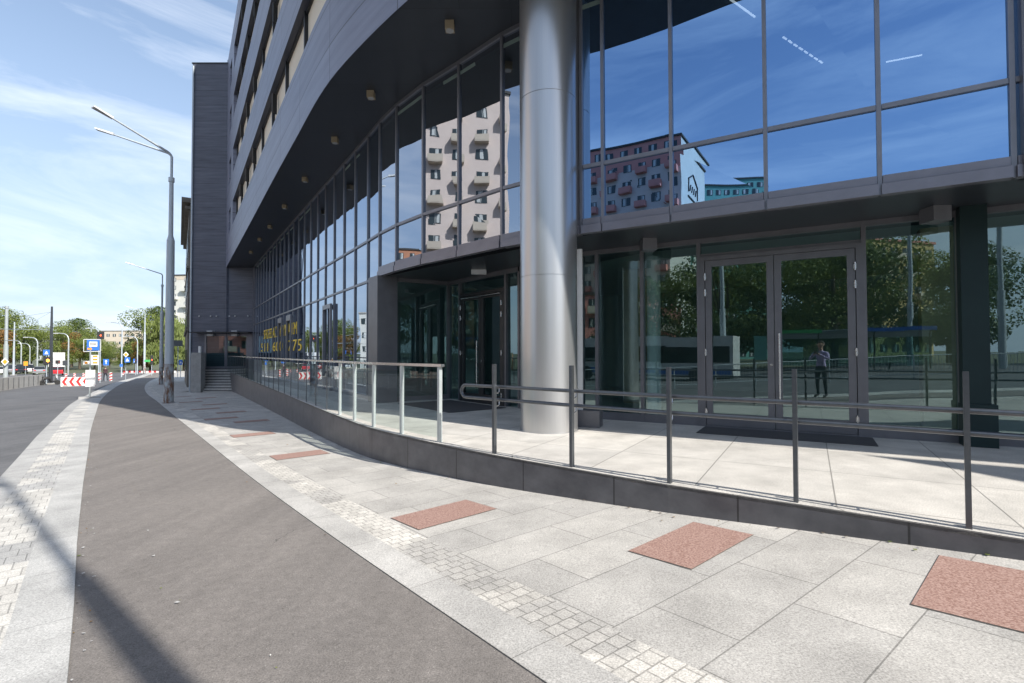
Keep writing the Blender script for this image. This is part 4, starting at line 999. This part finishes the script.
for (px, Y, rz, mat, lab, suv) in [(2, 92, 2.3, 'car_white', 'white car at the left edge behind the thick mast', False), (9.5, 96, 2.3, 'car_silver', 'silver car just right of the thick white mast', True), (22, 98, 2.3, 'car_dark', 'dark car under the orange round sign', True),
        (29.5, 100, 2.3, 'car_white', 'white van-like car with open dark rear between the curved lamps', True), (40.2, 92, 2.3, 'car_silver', 'pale silver car left of the dark tapered mast', False), (57, 88, 2.3, 'car_red', 'red car right of the dark tapered mast', False), (16, 104, 2.3, 'car_white', 'white car behind the thin grey mast', False)]:
    car(lab, atg(px, Y), Y, rz, mat, suv)
# white lorry
t = thing('box_lorry', 'white box lorry parked in front of trees beside the dark tapered mast', 'lorry', (atg(57, 105), 105, zg(atg(57, 105), 105)), .72)
m_ = MB(); m_.box(-1.25, 1.25, -1.2, 4.8, 1.0, 3.9); q = m_.build('cargo_box', 'white_paint', t); m_ = MB()
for k in range(6): m_.box(-.9, .9, -1.23, -1.2, 1.5+k*.3, 1.6+k*.3)
m_.build('side_bars', 'concrete', q); m_ = MB(); m_.box(-1.15, 1.15, -1.1, 4.6, .7, 1.0); m_.build('chassis', 'black', t)
for sx in (-1.0, 1.0): m_ = MB(); m_.disc((sx, -.6, .5), (1, 0, 0), .5, .3); m_.build('wheel', 'rubber', t)
# scooter / dark cart at the end of the wall
t = thing('motor_scooter', 'dark motor scooter standing at the end of the concrete wall', 'scooter', (atg(50, 56.5), 56.5, zg(atg(50, 56.5), 56.5)-.1), R(60))
m_ = MB(); m_.tube([(-.6, 0, .35), (-.5, 0, .75), (.0, 0, .7), (.15, 0, .35), (.5, 0, .4), (.6, 0, 1.0)], [.12, .16, .14, .12, .1, .05], 10); m_.build('body', 'black', t, True)
m_ = MB(); m_.tube([(-.6, 0, .82), (.0, 0, .8)], .12, 8); m_.build('seat', 'rubber', t, True)
m_ = MB(); m_.tube([(.6, -.3, 1.05), (.6, .3, 1.05)], .03, 8); m_.build('handlebar', 'steel', t, True)
m_ = MB(); m_.box(.55, .62, -.15, .15, .75, 1.1); m_.build('front_shield', 'white_paint', t)
for sx in (-.65, .7): m_ = MB(); m_.disc((sx, 0, .25), (0, 1, 0), .25, .12, 16); m_.build('wheel', 'rubber', t)

# bus behind the viewer (mirrored in glass)
def bus(x, y, rz, label):
    t = thing('city_bus', label, 'bus', (x, y, zg(x, y)-.1), rz)
    m_ = MB(); m_.box(-6, 6, -1.25, 1.25, .35, 2.95); bevel(m_.build('body', 'car_white', t), .12, 3)
    m_ = MB(); m_.box(-5.8, 5.8, -1.27, 1.27, 1.25, 2.3); m_.build('window_band', 'car_glass', t)
    m_ = MB(); m_.box(-5.9, 5.9, -1.262, 1.262, .5, .85); m_.build('stripe', 'blue_sign', t)
    for k in (-4, -1.2, 1.5, 4.2):
        m_ = MB(); m_.box(k-.05, k+.05, -1.29, 1.29, 1.25, 2.3); m_.build('window_post', 'frame_dark', t)
    for sx in (-3.6, 3.6):
        for sy in (-1.15, 1.15): m_ = MB(); m_.disc((sx, sy, .48), (0, 1, 0), .48, .3); m_.build('wheel', 'rubber', t)
# positions mirrored in door plane: helper
def mir(px, Yv, D=9.2):
    x = (px-512)/F*Yv; v = Vector((x, Yv)); return v-nv*2*(v.dot(nv)-D)
p = mir(645, 36); bus(p.x, p.y, math.atan2(-.506, .8625)+.05, 'white and blue city bus across the street, mirrored in the ground floor glass')
# shelter
def shelter(x, y, rz):
    t = thing('bus_shelter', 'glass bus shelter with green and blue roof edge, mirrored in the doors', 'bus shelter', (x, y, zg(x, y)-.05), rz)
    for sx in (-4.5, -1.5, 1.5, 4.5): m_ = MB(); m_.tube([(sx, .8, 0), (sx, .8, 2.3), (sx, .5, 2.55), (sx, -.8, 2.6)], .04, 8); m_.build('frame_post', 'frame_dark', t, True)
    m_ = MB(); pr = [(.85, 2.2), (.75, 2.5), (.45, 2.63), (-.9, 2.68)]
    for a, c in zip(pr[:-1], pr[1:]): m_.hexa([(-4.6, a[0], a[1]), (-4.6, c[0], c[1]), (4.6, c[0], c[1]), (4.6, a[0], a[1])], [(-4.6, a[0], a[1]+.05), (-4.6, c[0], c[1]+.05), (4.6, c[0], c[1]+.05), (4.6, a[0], a[1]+.05)])
    m_.build('roof', 'pole_grey', t); m_ = MB(); m_.box(-4.6, 4.6, .83, .85, .3, 2.2); m_.build('rear_glass', 'glass_clear', t)
    for a, c, mt in ((-4.6, -1.0, 'blue_sign'), (1.3, 4.2, 'green_paint')): m_ = MB(); m_.box(a, c, -.95, -.91, 2.55, 2.78); m_.build('roof_edge', mt, t)
    m_ = MB(); m_.box(-2.5, 1.5, .3, .7, .42, .47); m_.box(-2.3, -2.2, .4, .6, 0, .42); m_.box(1.2, 1.3, .4, .6, 0, .42); m_.build('bench', 'frame_dark', t)
    m_ = MB(); m_.box(4.7, 5.5, .2, .3, .7, 2.4); m_.build('poster', 'plaster_teal', t)
p = mir(845, 34); shelter(p.x, p.y, math.atan2(-.506, .8625)+PI)
# masts mirrored
for k, (px, Yv, lab) in enumerate([(723, 34, 'grey mast across the street mirrored in the left door leaf'), (908, 36, 'grey mast across the street mirrored right of the doors'), (1003, 30, 'grey mast across the street mirrored at the right edge')]):
    p = mir(px, Yv); z0 = zg(p.x, p.y)-.1
    t = thing('overhead_line_mast', lab, 'mast', (p.x, p.y, z0), 0, 'masts carrying the tram wires')
    m_ = MB(); m_.tube([(0, 0, 0), (0, 0, 4.6)], .19, 14); m_.tube([(0, 0, 4.6), (0, 0, 9.5)], .13, 14); m_.build('pole', 'pole_grey', t, True)

# ------------------------------------------------------------------ people
def person(label, loc, rz, shirtmat, pose='stand', hold=False):
    t = thing('person', label, 'person', loc, rz)
    J = {}; V = []; E = []; Rr = []
    def v(n, x, y, z, r): J[n] = len(V); V.append((x, y, z)); Rr.append(r)
    def e(a, b): E.append((J[a], J[b]))
    v('pel', 0, 0, .95, .14); v('wai', 0, .01, 1.10, .125); v('che', 0, .0, 1.30, .15); v('ne0', 0, 0, 1.45, .075); v('ne', 0, .01, 1.52, .055); v('h0', 0, .03, 1.58, .075); v('h1', 0, .03, 1.67, .095); v('h2', 0, .02, 1.75, .07)
    for a, b_ in (('pel', 'wai'), ('wai', 'che'), ('che', 'ne0'), ('ne0', 'ne'), ('ne', 'h0'), ('h0', 'h1'), ('h1', 'h2')): e(a, b_)
    for s, k in ((-1, 'l'), (1, 'r')):
        sp = .02 if pose == 'stand' else .0; st_ = 0 if pose == 'stand' else s*.22
        v('hip'+k, s*.10, 0, .90, .10); v('kn'+k, s*.12, .02+st_*.5, .50, .062); v('an'+k, s*.13, st_-.02, .09, .042); v('to'+k, s*.15, st_+.15, .045, .038)
        e('pel', 'hip'+k); e('hip'+k, 'kn'+k); e('kn'+k, 'an'+k); e('an'+k, 'to'+k)
        v('sh'+k, s*.19, 0, 1.40, .065); e('che', 'sh'+k)
        if hold: el = (s*.30, .12, 1.20); ha = (s*.07, .26, 1.36)
        else: el = (s*.26, -.02-st_*.3, 1.12); ha = (s*.26, .10-st_*.5, .88)
        v('el'+k, *el, .043); v('wr'+k, *ha, .03); e('sh'+k, 'el'+k); e('el'+k, 'wr'+k)
        d = Vector(ha)-Vector(el); d.normalize()
        for fi in range(4):
            o_ = (fi-1.5)*.02; a = Vector(ha)+Vector((o_ if not hold else 0, 0 if not hold else 0, o_ if hold else 0))+d*.05; b2 = a+d*.04+Vector((-s*.01, .01, 0)); c2 = b2+d*.025+Vector((-s*.02, 0, -.01))
            nm = 'f%d%s' % (fi, k); v(nm+'a', *a, .011); v(nm+'b', *b2, .009); v(nm+'c', *c2, .008); e('wr'+k, nm+'a'); e(nm+'a', nm+'b'); e(nm+'b', nm+'c')
        a = Vector(ha)+d*.02+Vector((-s*.03, .02, .01)); v('th'+k, *a, .011); b2 = a+d*.03; v('tj'+k, *b2, .009); e('wr'+k, 'th'+k); e('th'+k, 'tj'+k)
    me = bpy.data.meshes.new('body'); me.from_pydata(V, E, []); o = bpy.data.objects.new('body', me); COL.objects.link(o); o.parent = t
    for mt in ('skin', shirtmat, 'trousers', 'rubber'): me.materials.append(MATS[mt])
    sk = o.modifiers.new('Skin', 'SKIN'); sd = me.skin_vertices[0].data
    for i, r_ in enumerate(Rr): sd[i].radius = (r_, r_*(.72 if i in (J['pel'], J['wai'], J['che']) else 1))
    sd[J['pel']].use_root = True
    sb = o.modifiers.new('Sub', 'SUBSURF'); sb.levels = 2; sb.render_levels = 2
    dg = bpy.context.evaluated_depsgraph_get(); m2 = bpy.data.meshes.new_from_object(o.evaluated_get(dg)); o.modifiers.clear(); o.data = m2
    m2.materials.clear()
    for mt in ('skin', shirtmat, 'trousers', 'rubber'): m2.materials.append(MATS[mt])
    for pl in m2.polygons:
        c = pl.center; r2 = math.hypot(c.x, c.y); pl.use_smooth = True
        if c.z < .085: mi = 3
        elif c.z < .99 and abs(c.x) < .23: mi = 2
        elif c.z > 1.48: mi = 0
        else:
            mi = 1
            for k in 'lr':
                w = Vector(V[J['wr'+k]]); el = Vector(V[J['el'+k]])
                if (c-w).length < .14 and (c-w).dot(w-el) > -.01: mi = 0
        pl.material_index = mi
    # hair cap, face
    m_ = MB(); seg = 14
    rows = []
    for i in range(6):
        ph = i/5*R(100); rows.append([(.102*math.sin(ph)*math.cos(2*PI*j/seg), .015+.108*math.sin(ph)*math.sin(2*PI*j/seg)-(.03 if ph > 1 else .01), 1.685+.115*math.cos(ph)+(.05 if (ph > 1.2 and math.sin(2*PI*j/seg) > .2) else 0)) for j in range(seg)])
    for i in range(5):
        for j in range(seg): m_.face([rows[i][j], rows[i+1][j], rows[i+1][(j+1) % seg], rows[i][(j+1) % seg]])
    m_.build('hair', 'hair', t, True)
    m_ = MB(); m_.tube([(0, .115, 1.68), (0, .145, 1.655), (0, .13, 1.64)], [.008, .014, .010], 8); m_.build('nose', 'skin', t, True)
    m_ = MB()
    for s in (-1, 1): m_.disc((s*.034, .118, 1.685), (0, 1, 0), .011, .012, 10)
    m_.build('eyes', 'black', t)
    m_ = MB(); m_.box(-.025, .025, .105, .125, 1.603, 1.612); m_.build('mouth', 'red_paint', t)
    m_ = MB()
    for s in (-1, 1): m_.disc((s*.098, .025, 1.665), (1, 0, 0), .028, .018, 10)
    m_.build('ears', 'skin', t)
    return t
ph = person('photographer in pale violet shirt and dark trousers, mirrored in the right door', (.06, -.42, zg(0, -.4)-.018), 0, 'shirt', hold=True)
cm = thing('photo_camera', 'small black camera held by the photographer at chest height', 'camera', (.06, -.14, zg(0, -.4)+1.40))
m_ = MB(); m_.box(-.065, .065, -.03, .03, -.045, .045); bevel(m_.build('body', 'black', cm), .008)
m_ = MB(); m_.tube([(0, .03, 0), (0, .07, 0)], .03, 16); m_.build('lens', 'black', cm, True)
px_, Yw = 105.8, 65; xw = atg(px_, Yw); person('walker in dark red top and dark trousers among the striped beacons at the kerb', (xw, Yw, zg(xw, Yw)-.0), R(20), 'dark_shirt', 'walk')

# ------------------------------------------------------------------ trees
def tree_mesh(seed, H, W, leaf, nleaf, mats, trunkh=.28, lsize=.30, weep=False):
    rnd = random.Random(seed); t = MB()
    th = H*trunkh
    t.tube([(0, 0, -.3), (0, 0, th), (rnd.uniform(-.3, .3), .1, H*.6), (rnd.uniform(-.3, .3), 0, H*.85)], [H*.028, H*.021, H*.012, H*.004], 8)
    clumps = []
    for k in range(24):
        a = rnd.random()*2*PI; zz = rnd.uniform(th*.85, H*.97); u = (zz-th)/(H-th)
        rad = W/2*math.sqrt(max(.05, 1-(2*u-.85)**2*.75))*rnd.uniform(.35, .95)
        c = Vector((rad*math.cos(a), rad*math.sin(a), zz)); s = rnd.uniform(.13, .26)*W
        clumps.append((c, s, rnd.random() < .2))
        if k < 9: t.tube([(0, 0, th*rnd.uniform(.8, 1.5)), c*.55+Vector((0, 0, th*.4)), c], [H*.011, H*.007, H*.003], 5)
    L = MB()
    for k in range(nleaf):
        c, s, au = clumps[rnd.randrange(len(clumps))]
        while True:
            d = Vector((rnd.uniform(-1, 1), rnd.uniform(-1, 1), rnd.uniform(-1, 1)))
            if .1 < d.length < 1: break
        d = d.normalized()*(d.length**.45); p = c+Vector((d.x*s, d.y*s, d.z*s*(.75 if not weep else 1.3)))
        n = (d+Vector((rnd.uniform(-.8, .8), rnd.uniform(-.8, .8), rnd.uniform(-.4, 1)))).normalized()
        a = n.orthogonal().normalized(); b = n.cross(a); w = rnd.random()*6; a, b = a*math.cos(w)+b*math.sin(w), b*math.cos(w)-a*math.sin(w)
        ls = lsize*rnd.uniform(.5, 1.2)
        if weep: b = Vector((0, 0, -1)); a = Vector((math.cos(w), math.sin(w), 0)); L.face([p-a*ls*.3, p+a*ls*.3, p+a*ls*.2+b*ls*1.8, p-a*ls*.2+b*ls*1.8], 1 if au else 0)
        else: L.face([p-a*ls*.5, p-b*ls*.35, p+a*ls*.5, p+b*ls*.35], 1 if au else 0)
    return t, L, mats
protos = {}
def make_tree(kind):
    P = {'green': (1, 13, 11, 'leaf_green', 15000, ['leaf_green', 'leaf_dark']), 'dark': (2, 11, 9, '', 13000, ['leaf_dark', 'leaf_green']), 'autumn': (3, 12, 10, '', 13000, ['leaf_green', 'leaf_autumn']),
         'pale': (4, 11, 9, '', 8000, ['leaf_pale', 'leaf_green']), 'russet': (5, 9, 7, '', 9000, ['leaf_autumn', 'leaf_green'])}[kind]
    t, L, m = tree_mesh(P[0], P[1], P[2], P[3], P[4], P[5], weep=(kind == 'pale'))
    r = thing('tree', '', 'tree', group='trees along the street'); t.build('trunk', 'bark', r, True); L.build('crown', m, r); return r
FAC = 1.0
def tree(kind, x, y, s, label, zs=1., rz=None):
    if kind not in protos: protos[kind] = make_tree(kind); o = protos[kind]
    else: o = copy_tree(protos[kind])
    o.location = (x, y, zg(x, y)-.1); o.scale = (s*FAC, s*FAC, s*zs*FAC); o.rotation_euler = (0, 0, random.random()*6 if rz is None else rz); o['label'] = label; return o
KIND = {'green': 'broad green tree', 'dark': 'dark green tree', 'autumn': 'green tree turning brown', 'pale': 'pale drooping willow-like tree', 'russet': 'small russet tree'}
PH = {'green': 13, 'dark': 11, 'autumn': 12, 'pale': 11, 'russet': 9}
for (k, px, Y, yt, lab) in [
    ('autumn', -6, 118, 308, 'behind the thick white mast at the left edge'), ('green', 14, 124, 309, 'behind the thin grey mast'), ('green', 31, 132, 322, 'left of the dark tapered mast above the cars'),
    ('russet', -2, 108, 328, 'at the left edge above the parked cars'), ('autumn', 63, 125, 327, 'right of the dark tapered mast'), ('green', 80, 135, 321, 'behind the bus stop flag'), ('dark', 72, 150, 318, 'highest of those behind the chevron barrier'),
    ('green', 95, 128, 333, 'between bus stop and far buildings'), ('dark', 46, 140, 350, 'low beneath the dark tapered mast'), ('green', 110, 130, 347, 'under the pale far building, left of the blue signs'), ('dark', 124, 135, 347, 'beneath the pale far building behind the yellow diamond sign'),
    ('autumn', 136, 120, 338, 'behind the slim crossing signal'), ('dark', 151, 112, 306, 'tallest one left of the rusty footed lamp'), ('russet', 143, 104, 340, 'orange one low beside the crossing signal'),
    ('pale', 163, 100, 320, 'right behind the rusty footed lamp'), ('pale', 176, 108, 322, 'between the rusty footed lamp and the old house'), ('dark', 184, 112, 330, 'against the old house corner'), ('green', 103, 150, 338, 'far one just right of the bus stop sign')]:
    x = atg(px, Y); hgt = CAM.z+(353.7-yt)/F*Y-zg(x, Y); tree(k, x, Y, hgt/(PH[k]*1.06), KIND[k]+' '+lab)
FAC = 1.0
# trees mirrored in the left glass and in the doors (they stand across the street)
k = 0
for (x, y, kd, s, w) in [(-72, 62, 'green', .75, 'far left beyond the road, mirrored in the long glass wall'), (-84, 60, 'autumn', .8, 'brownish, left beyond the road, mirrored beside the side door'), (-66, 40, 'green', .55, 'small, on the left beyond the road outside the view'),
    (-22, -24, 'dark', .95, 'across the street, mirrored right of the steel column'), (-15, -29, 'green', .95, 'across the street, mirrored in the left door leaf'), (-8, -33, 'dark', .78, 'across the street, mirrored in the right door leaf'), (-1, -38, 'green', .56, 'across the street, mirrored right of the doors'),
    (9, -40, 'dark', .75, 'across the street, mirrored at the right edge'), (-29, -19, 'dark', .8, 'across the street, mirrored beside the white board'), (18, -42, 'green', .85, 'across the street, furthest to the right'),
    (-30, -30, 'green', .9, 'second row across the street, behind the mirrored bus'), (-20, -36, 'dark', 1.05, 'second row across the street, left of the mirrored shelter'), (-12, -42, 'green', .8, 'second row across the street, behind the mirrored shelter'), (-26, -38, 'dark', 1.1, 'third row across the street, mirrored beside the white board'), (2, -48, 'dark', .6, 'second row across the street, mirrored above the shelter end')]:
    tree(kd, x, y, s, KIND[kd]+' '+w)

# ------------------------------------------------------------------ far and mirrored buildings
def block(name, label, x, y, rz, w, d, h, wall, roof='roof_dark', floors=8, bays=6, balcony=None, gable=None, z0=None, ww=1.5, wh=1.4, topband=None, cornice=0, sides=False, balw=2.0, curt=True):
    """box building; local -y faces the viewer; windows and balconies on the front"""
    zz = zg(x, y)-.3 if z0 is None else z0
    t = thing(name, label, 'building', (x, y, zz), rz)
    m_ = MB(); m_.box(-w/2, w/2, 0, d, 0, h); m_.build('wall', gable or wall, t)
    m_ = MB(); m_.box(-w/2-.02, w/2+.02, -.05, .0, 0, h); m_.build('front_wall', wall, t)
    m_ = MB(); m_.box(-w/2-.25, w/2+.25, -.3, d+.25, h, h+.35); m_.build('roof', roof, t)
    if topband: m_ = MB(); m_.box(-w/2-.04, w/2+.04, -.09, -.051, h-topband[0], h); m_.build('top_band', topband[1], t)
    fh = h/floors; bw = w/bays; nwin = 0
    win = MB(); bal = MB()
    for f in range(floors):
        for b in range(bays):
            cx = -w/2+bw*(b+.5); zc = fh*(f+.25)
            win.box(cx-ww/2, cx+ww/2, -.10, -.092, zc, zc+wh, 0)
            if curt:
                rx = random.choice([-.25, 0, .2])*ww; win.box(cx+rx-.2, cx+rx+.2, -.112, -.105, zc+.1, zc+wh-.1, 1)
            win.box(cx-.03, cx+.03, -.13, -.113, zc, zc+wh, 1); 
            if balcony and f > 0 and (b+f) % 2 == 0 and f < floors-(1 if topband else 0):
                bal.box(cx-balw/2, cx+balw/2, -1.25, -.1, zc-.75, zc-.62); bal.box(cx-balw/2, cx+balw/2, -1.27, -1.2, zc-.62, zc+.3)
                bal.box(cx-balw/2, cx-balw/2+.06, -1.2, -.1, zc-.62, zc+.3); bal.box(cx+balw/2-.06, cx+balw/2, -1.2, -.1, zc-.62, zc+.3)
    wo = win.build('window', ['window_dark', 'curtain_white'], t); wo['kind'] = 'stuff'
    if bal.v: bo = bal.build('balcony', balcony, t); bo['kind'] = 'stuff'
    if sides:
        s_ = MB()
        for f in range(floors):
            for k in range(max(1, int(d/4))):
                yy = 2+k*4; s_.box(w/2+.01, w/2+.05, yy-.6, yy+.6, fh*(f+.25), fh*(f+.25)+wh); s_.box(-w/2-.05, -w/2-.01, yy-.6, yy+.6, fh*(f+.25), fh*(f+.25)+wh)
        so = s_.build('side_window', 'window_dark', t); so['kind'] = 'stuff'
    return t
# visible ones
Yt = 190; block('tower_block', 'tall pinkish white apartment tower beside the old stone house', atg(179.5, Yt), Yt, -.1, 9.5, 12, CAM.z+(353.5-274)/F*Yt+2.3, 'plaster_white', floors=11, bays=2, balcony='plaster_white', topband=(1.6, 'plaster_beige'), balw=3.4)
Yt = 260; block('long_building', 'long pale beige building with flat roof behind the trees', atg(136, Yt), Yt, 0, 38, 14, CAM.z+(353.5-330)/F*Yt+2.3, 'plaster_beige', 'concrete', 4, 12, ww=1.6)
Yt = 300; block('long_building', 'small white building glimpsed between the trees left of the bus stop', atg(46, Yt), Yt, 0, 22, 12, CAM.z+(353.5-333)/F*Yt+2.3, 'plaster_white', 'plaster_orange', 4, 8)
# old stone house beyond the wing
oh = thing('old_house', 'old dark stone town house with heavy cornice just beyond the dark wing', 'building', (-24.55, 38.7, 0), math.atan2(.547, .837))
m_ = MB(); m_.box(0, 11, 6.2, 26, -3, 14.2); m_.build('wall', 'old_stone', oh)
m_ = MB()
for (z0, z1, o_) in ((14.2, 14.6, .55), (13.7, 13.95, .3), (3.2, 3.5, .15), (8.6, 8.8, .12)): m_.box(-o_, 11, 6.2-o_, 26+o_, z0, z1)
m_.build('cornice', 'old_stone', oh); m_ = MB()
for f in range(4):
    for k in range(6): yy = 7.6+k*3.1; zz = -.3+f*3.5; m_.box(-.05, -.01, yy-.55, yy+.55, zz, zz+1.9)
wo = m_.build('window', 'window_dark', oh); wo['kind'] = 'stuff'
m_ = MB(); m_.box(1.2, 10.7, 7.5, 25.7, 14.6, 15.2); m_.build('attic', 'roof_dark', oh)

def polar(az, D): a = R(az); return (math.sin(a)*D, math.cos(a)*D)
def face_rz(az): return R(180-az)+PI    # local -y looks back at the origin
def mblock(name, label, pa, ya, pb, yb, depth, D, **kw):
    """building whose front runs between two points as mirrored in the glass plane at distance D"""
    A = mir(pa, ya, D); B = mir(pb, yb, D); va = Vector(((pa-512)/F*ya, ya)); vb = Vector(((pb-512)/F*yb, yb))
    e = (vb-va).normalized(); away = Vector((-e.y, e.x)); away = away if away.y > 0 else -away       # away from the viewer in mirror space
    away = away-nv*2*away.dot(nv); c = (A+B)/2
    return block(name, label, c.x, c.y, math.atan2(away.y, away.x)-PI/2, (B-A).length, depth, **kw)
t = mblock('apartment_house', 'red topped apartment house with red balconies and white gable, mirrored in upper glass', 552, 97, 668, 86, 18, 7.8, h=38.9, wall='plaster_grey', floors=14, bays=8, balcony='plaster_red', gable='plaster_white', topband=(4.6, 'plaster_red'), balw=2.0)
RA = t
# house-shaped emblem on the white gable
wRA = (mir(668, 86, 7.8)-mir(552, 97, 7.8)).length/2
for sx in (-1, 1):
    m_ = MB(); X = sx*(wRA+.02); z0 = 31.5; y0 = 5; Wd = 6.5
    def bar(a, b): m_.tube([(X+sx*.05, a[0], a[1]), (X+sx*.05, b[0], b[1])], .14, 5)
    bar((y0, z0), (y0, z0+2.2)); bar((y0+Wd, z0), (y0+Wd, z0+2.2)); bar((y0-.3, z0+2.2), (y0+Wd/2, z0+3.8)); bar((y0+Wd/2, z0+3.8), (y0+Wd+.3, z0+2.2)); bar((y0-.3, z0-.8), (y0+Wd+.3, z0-.8))
    for k in range(4): bar((y0+1+k*1.3, z0+.4), (y0+1.6+k*1.3, z0+1.5))
    m_.build('gable_emblem', 'frame_dark', RA)
mblock('long_building', 'low teal green building mirrored in the upper right glass beside the white gable', 690, 130, 775, 130, 12, 7.8, h=45.0, wall='plaster_teal', floors=14, bays=9)
mblock('apartment_house', 'yellow apartment house behind the trees, mirrored right of the doors', 862, 84, 932, 88, 12, 9.2, h=19.5, wall='plaster_yellow', roof='plaster_red', floors=6, bays=6, balcony='plaster_beige')
x, y = polar(236, 60); block('apartment_house', 'reddish lower house behind the trees, mirrored left of the doors', x, y, R(-(236-180))+PI, 20, 12, 11, 'plaster_red', 'roof_dark', 4, 6, balcony='plaster_beige')
# left tower mirrored in the curved glass
x, y = polar(279, 62); block('tower_block', 'beige apartment tower with grey balconies, mirrored in the curved glass', x, y, R(-(276-180))+PI, 28, 14, 41, 'plaster_grey', 'roof_dark', 14, 8, balcony='plaster_beige', gable='plaster_white')
x, y = polar(294, 115); block('apartment_house', 'orange brown apartment house mirrored low in the curved glass', x, y, R(-(294-180))+PI, 18, 12, 28, 'plaster_orange', 'roof_dark', 10, 6, balcony='plaster_beige')
x, y = polar(307, 130); block('long_building', 'white and beige shop building mirrored in the long glass wall', x, y, R(-(307-180))+PI, 30, 12, 14, 'plaster_white', 'concrete', 4, 10)
x, y = polar(306, 100); t = thing('billboard', 'pink and white billboard left of the street, mirrored in the long glass wall', 'billboard', (x, y, zg(x, y)), R(-(306-180))+PI)
m_ = MB(); m_.box(-4, 4, -.1, .1, 3, 7.5); q = m_.build('panel', 'white_paint', t); m_ = MB(); m_.box(-3.6, 1.5, -.14, -.11, 4.2, 6.6); m_.build('pink_field', 'magenta', q)
for s in (-2.5, 2.5): m_ = MB(); m_.tube([(s, 0, 0), (s, 0, 3)], .12, 8); m_.build('leg', 'pole_grey', t)

# ------------------------------------------------------------------ sky and sun
wd_ = bpy.data.worlds.new('World'); sc.world = wd_; wd_.use_nodes = True; nt = wd_.node_tree; bg = nt.nodes['Background']
sk = nt.nodes.new('ShaderNodeTexSky'); sk.sky_type = 'NISHITA'; sk.sun_disc = False
SUN_EL = R(42); sdir = Vector((.755, -.656)).normalized()
sk.sun_elevation = SUN_EL; sk.sun_rotation = math.atan2(sdir.x, sdir.y); sk.air_density = 1.0; sk.dust_density = .6; sk.ozone_density = 1.6
tc = nt.nodes.new('ShaderNodeTexCoord'); mp = nt.nodes.new('ShaderNodeMapping'); mp.inputs['Scale'].default_value = (1.1, 1.6, 5.5); mp.inputs['Rotation'].default_value = (.35, .15, .6)
nt.links.new(tc.outputs['Generated'], mp.inputs[0])
nz = nt.nodes.new('ShaderNodeTexNoise'); nz.inputs['Scale'].default_value = 1.5; nz.inputs['Detail'].default_value = 9; nz.inputs['Roughness'].default_value = .62; nz.inputs['Distortion'].default_value = .5
nt.links.new(mp.outputs[0], nz.inputs['Vector'])
mr = nt.nodes.new('ShaderNodeMapRange'); mr.inputs[1].default_value = .43; mr.inputs[2].default_value = .73; mr.inputs[3].default_value = 0; mr.inputs[4].default_value = .58
nt.links.new(nz.outputs['Fac'], mr.inputs[0])
spz = nt.nodes.new('ShaderNodeSeparateXYZ'); nt.links.new(tc.outputs['Generated'], spz.inputs[0])
hz = nt.nodes.new('ShaderNodeMapRange'); hz.inputs[1].default_value = 0.0; hz.inputs[2].default_value = .60; hz.inputs[3].default_value = .85; hz.inputs[4].default_value = .22; hz.interpolation_type = 'SMOOTHSTEP'; nt.links.new(spz.outputs[2], hz.inputs[0])
m0 = nt.nodes.new('ShaderNodeMix'); m0.data_type = 'RGBA'; m0.inputs[7].default_value = (3.3, 4.15, 5.35, 1); nt.links.new(hz.outputs[0], m0.inputs[0]); nt.links.new(sk.outputs[0], m0.inputs[6])
mx = nt.nodes.new('ShaderNodeMix'); mx.data_type = 'RGBA'; mx.inputs[7].default_value = (7.0, 7.3, 7.7, 1)
nt.links.new(mr.outputs[0], mx.inputs[0]); nt.links.new(m0.outputs[2], mx.inputs[6]); nt.links.new(mx.outputs[2], bg.inputs[0])
bg.inputs[1].default_value = .11
sl = bpy.data.lights.new('sun', 'SUN'); sl.energy = 4.3; sl.angle = R(.53); sl.color = (1, .95, .87)
so = bpy.data.objects.new('sun', sl); COL.objects.link(so)
sv = Vector((sdir.x*math.cos(SUN_EL), sdir.y*math.cos(SUN_EL), math.sin(SUN_EL))); so.rotation_euler = sv.to_track_quat('Z', 'Y').to_euler()
vs = sc.view_settings; vs.view_transform = 'Standard'; vs.look = 'None'; vs.gamma = 1; vs.use_curve_mapping = False; vs.exposure = .85
sc.cycles.max_bounces = 7; sc.cycles.glossy_bounces = 4; sc.cycles.transparent_max_bounces = 12; sc.cycles.diffuse_bounces = 3
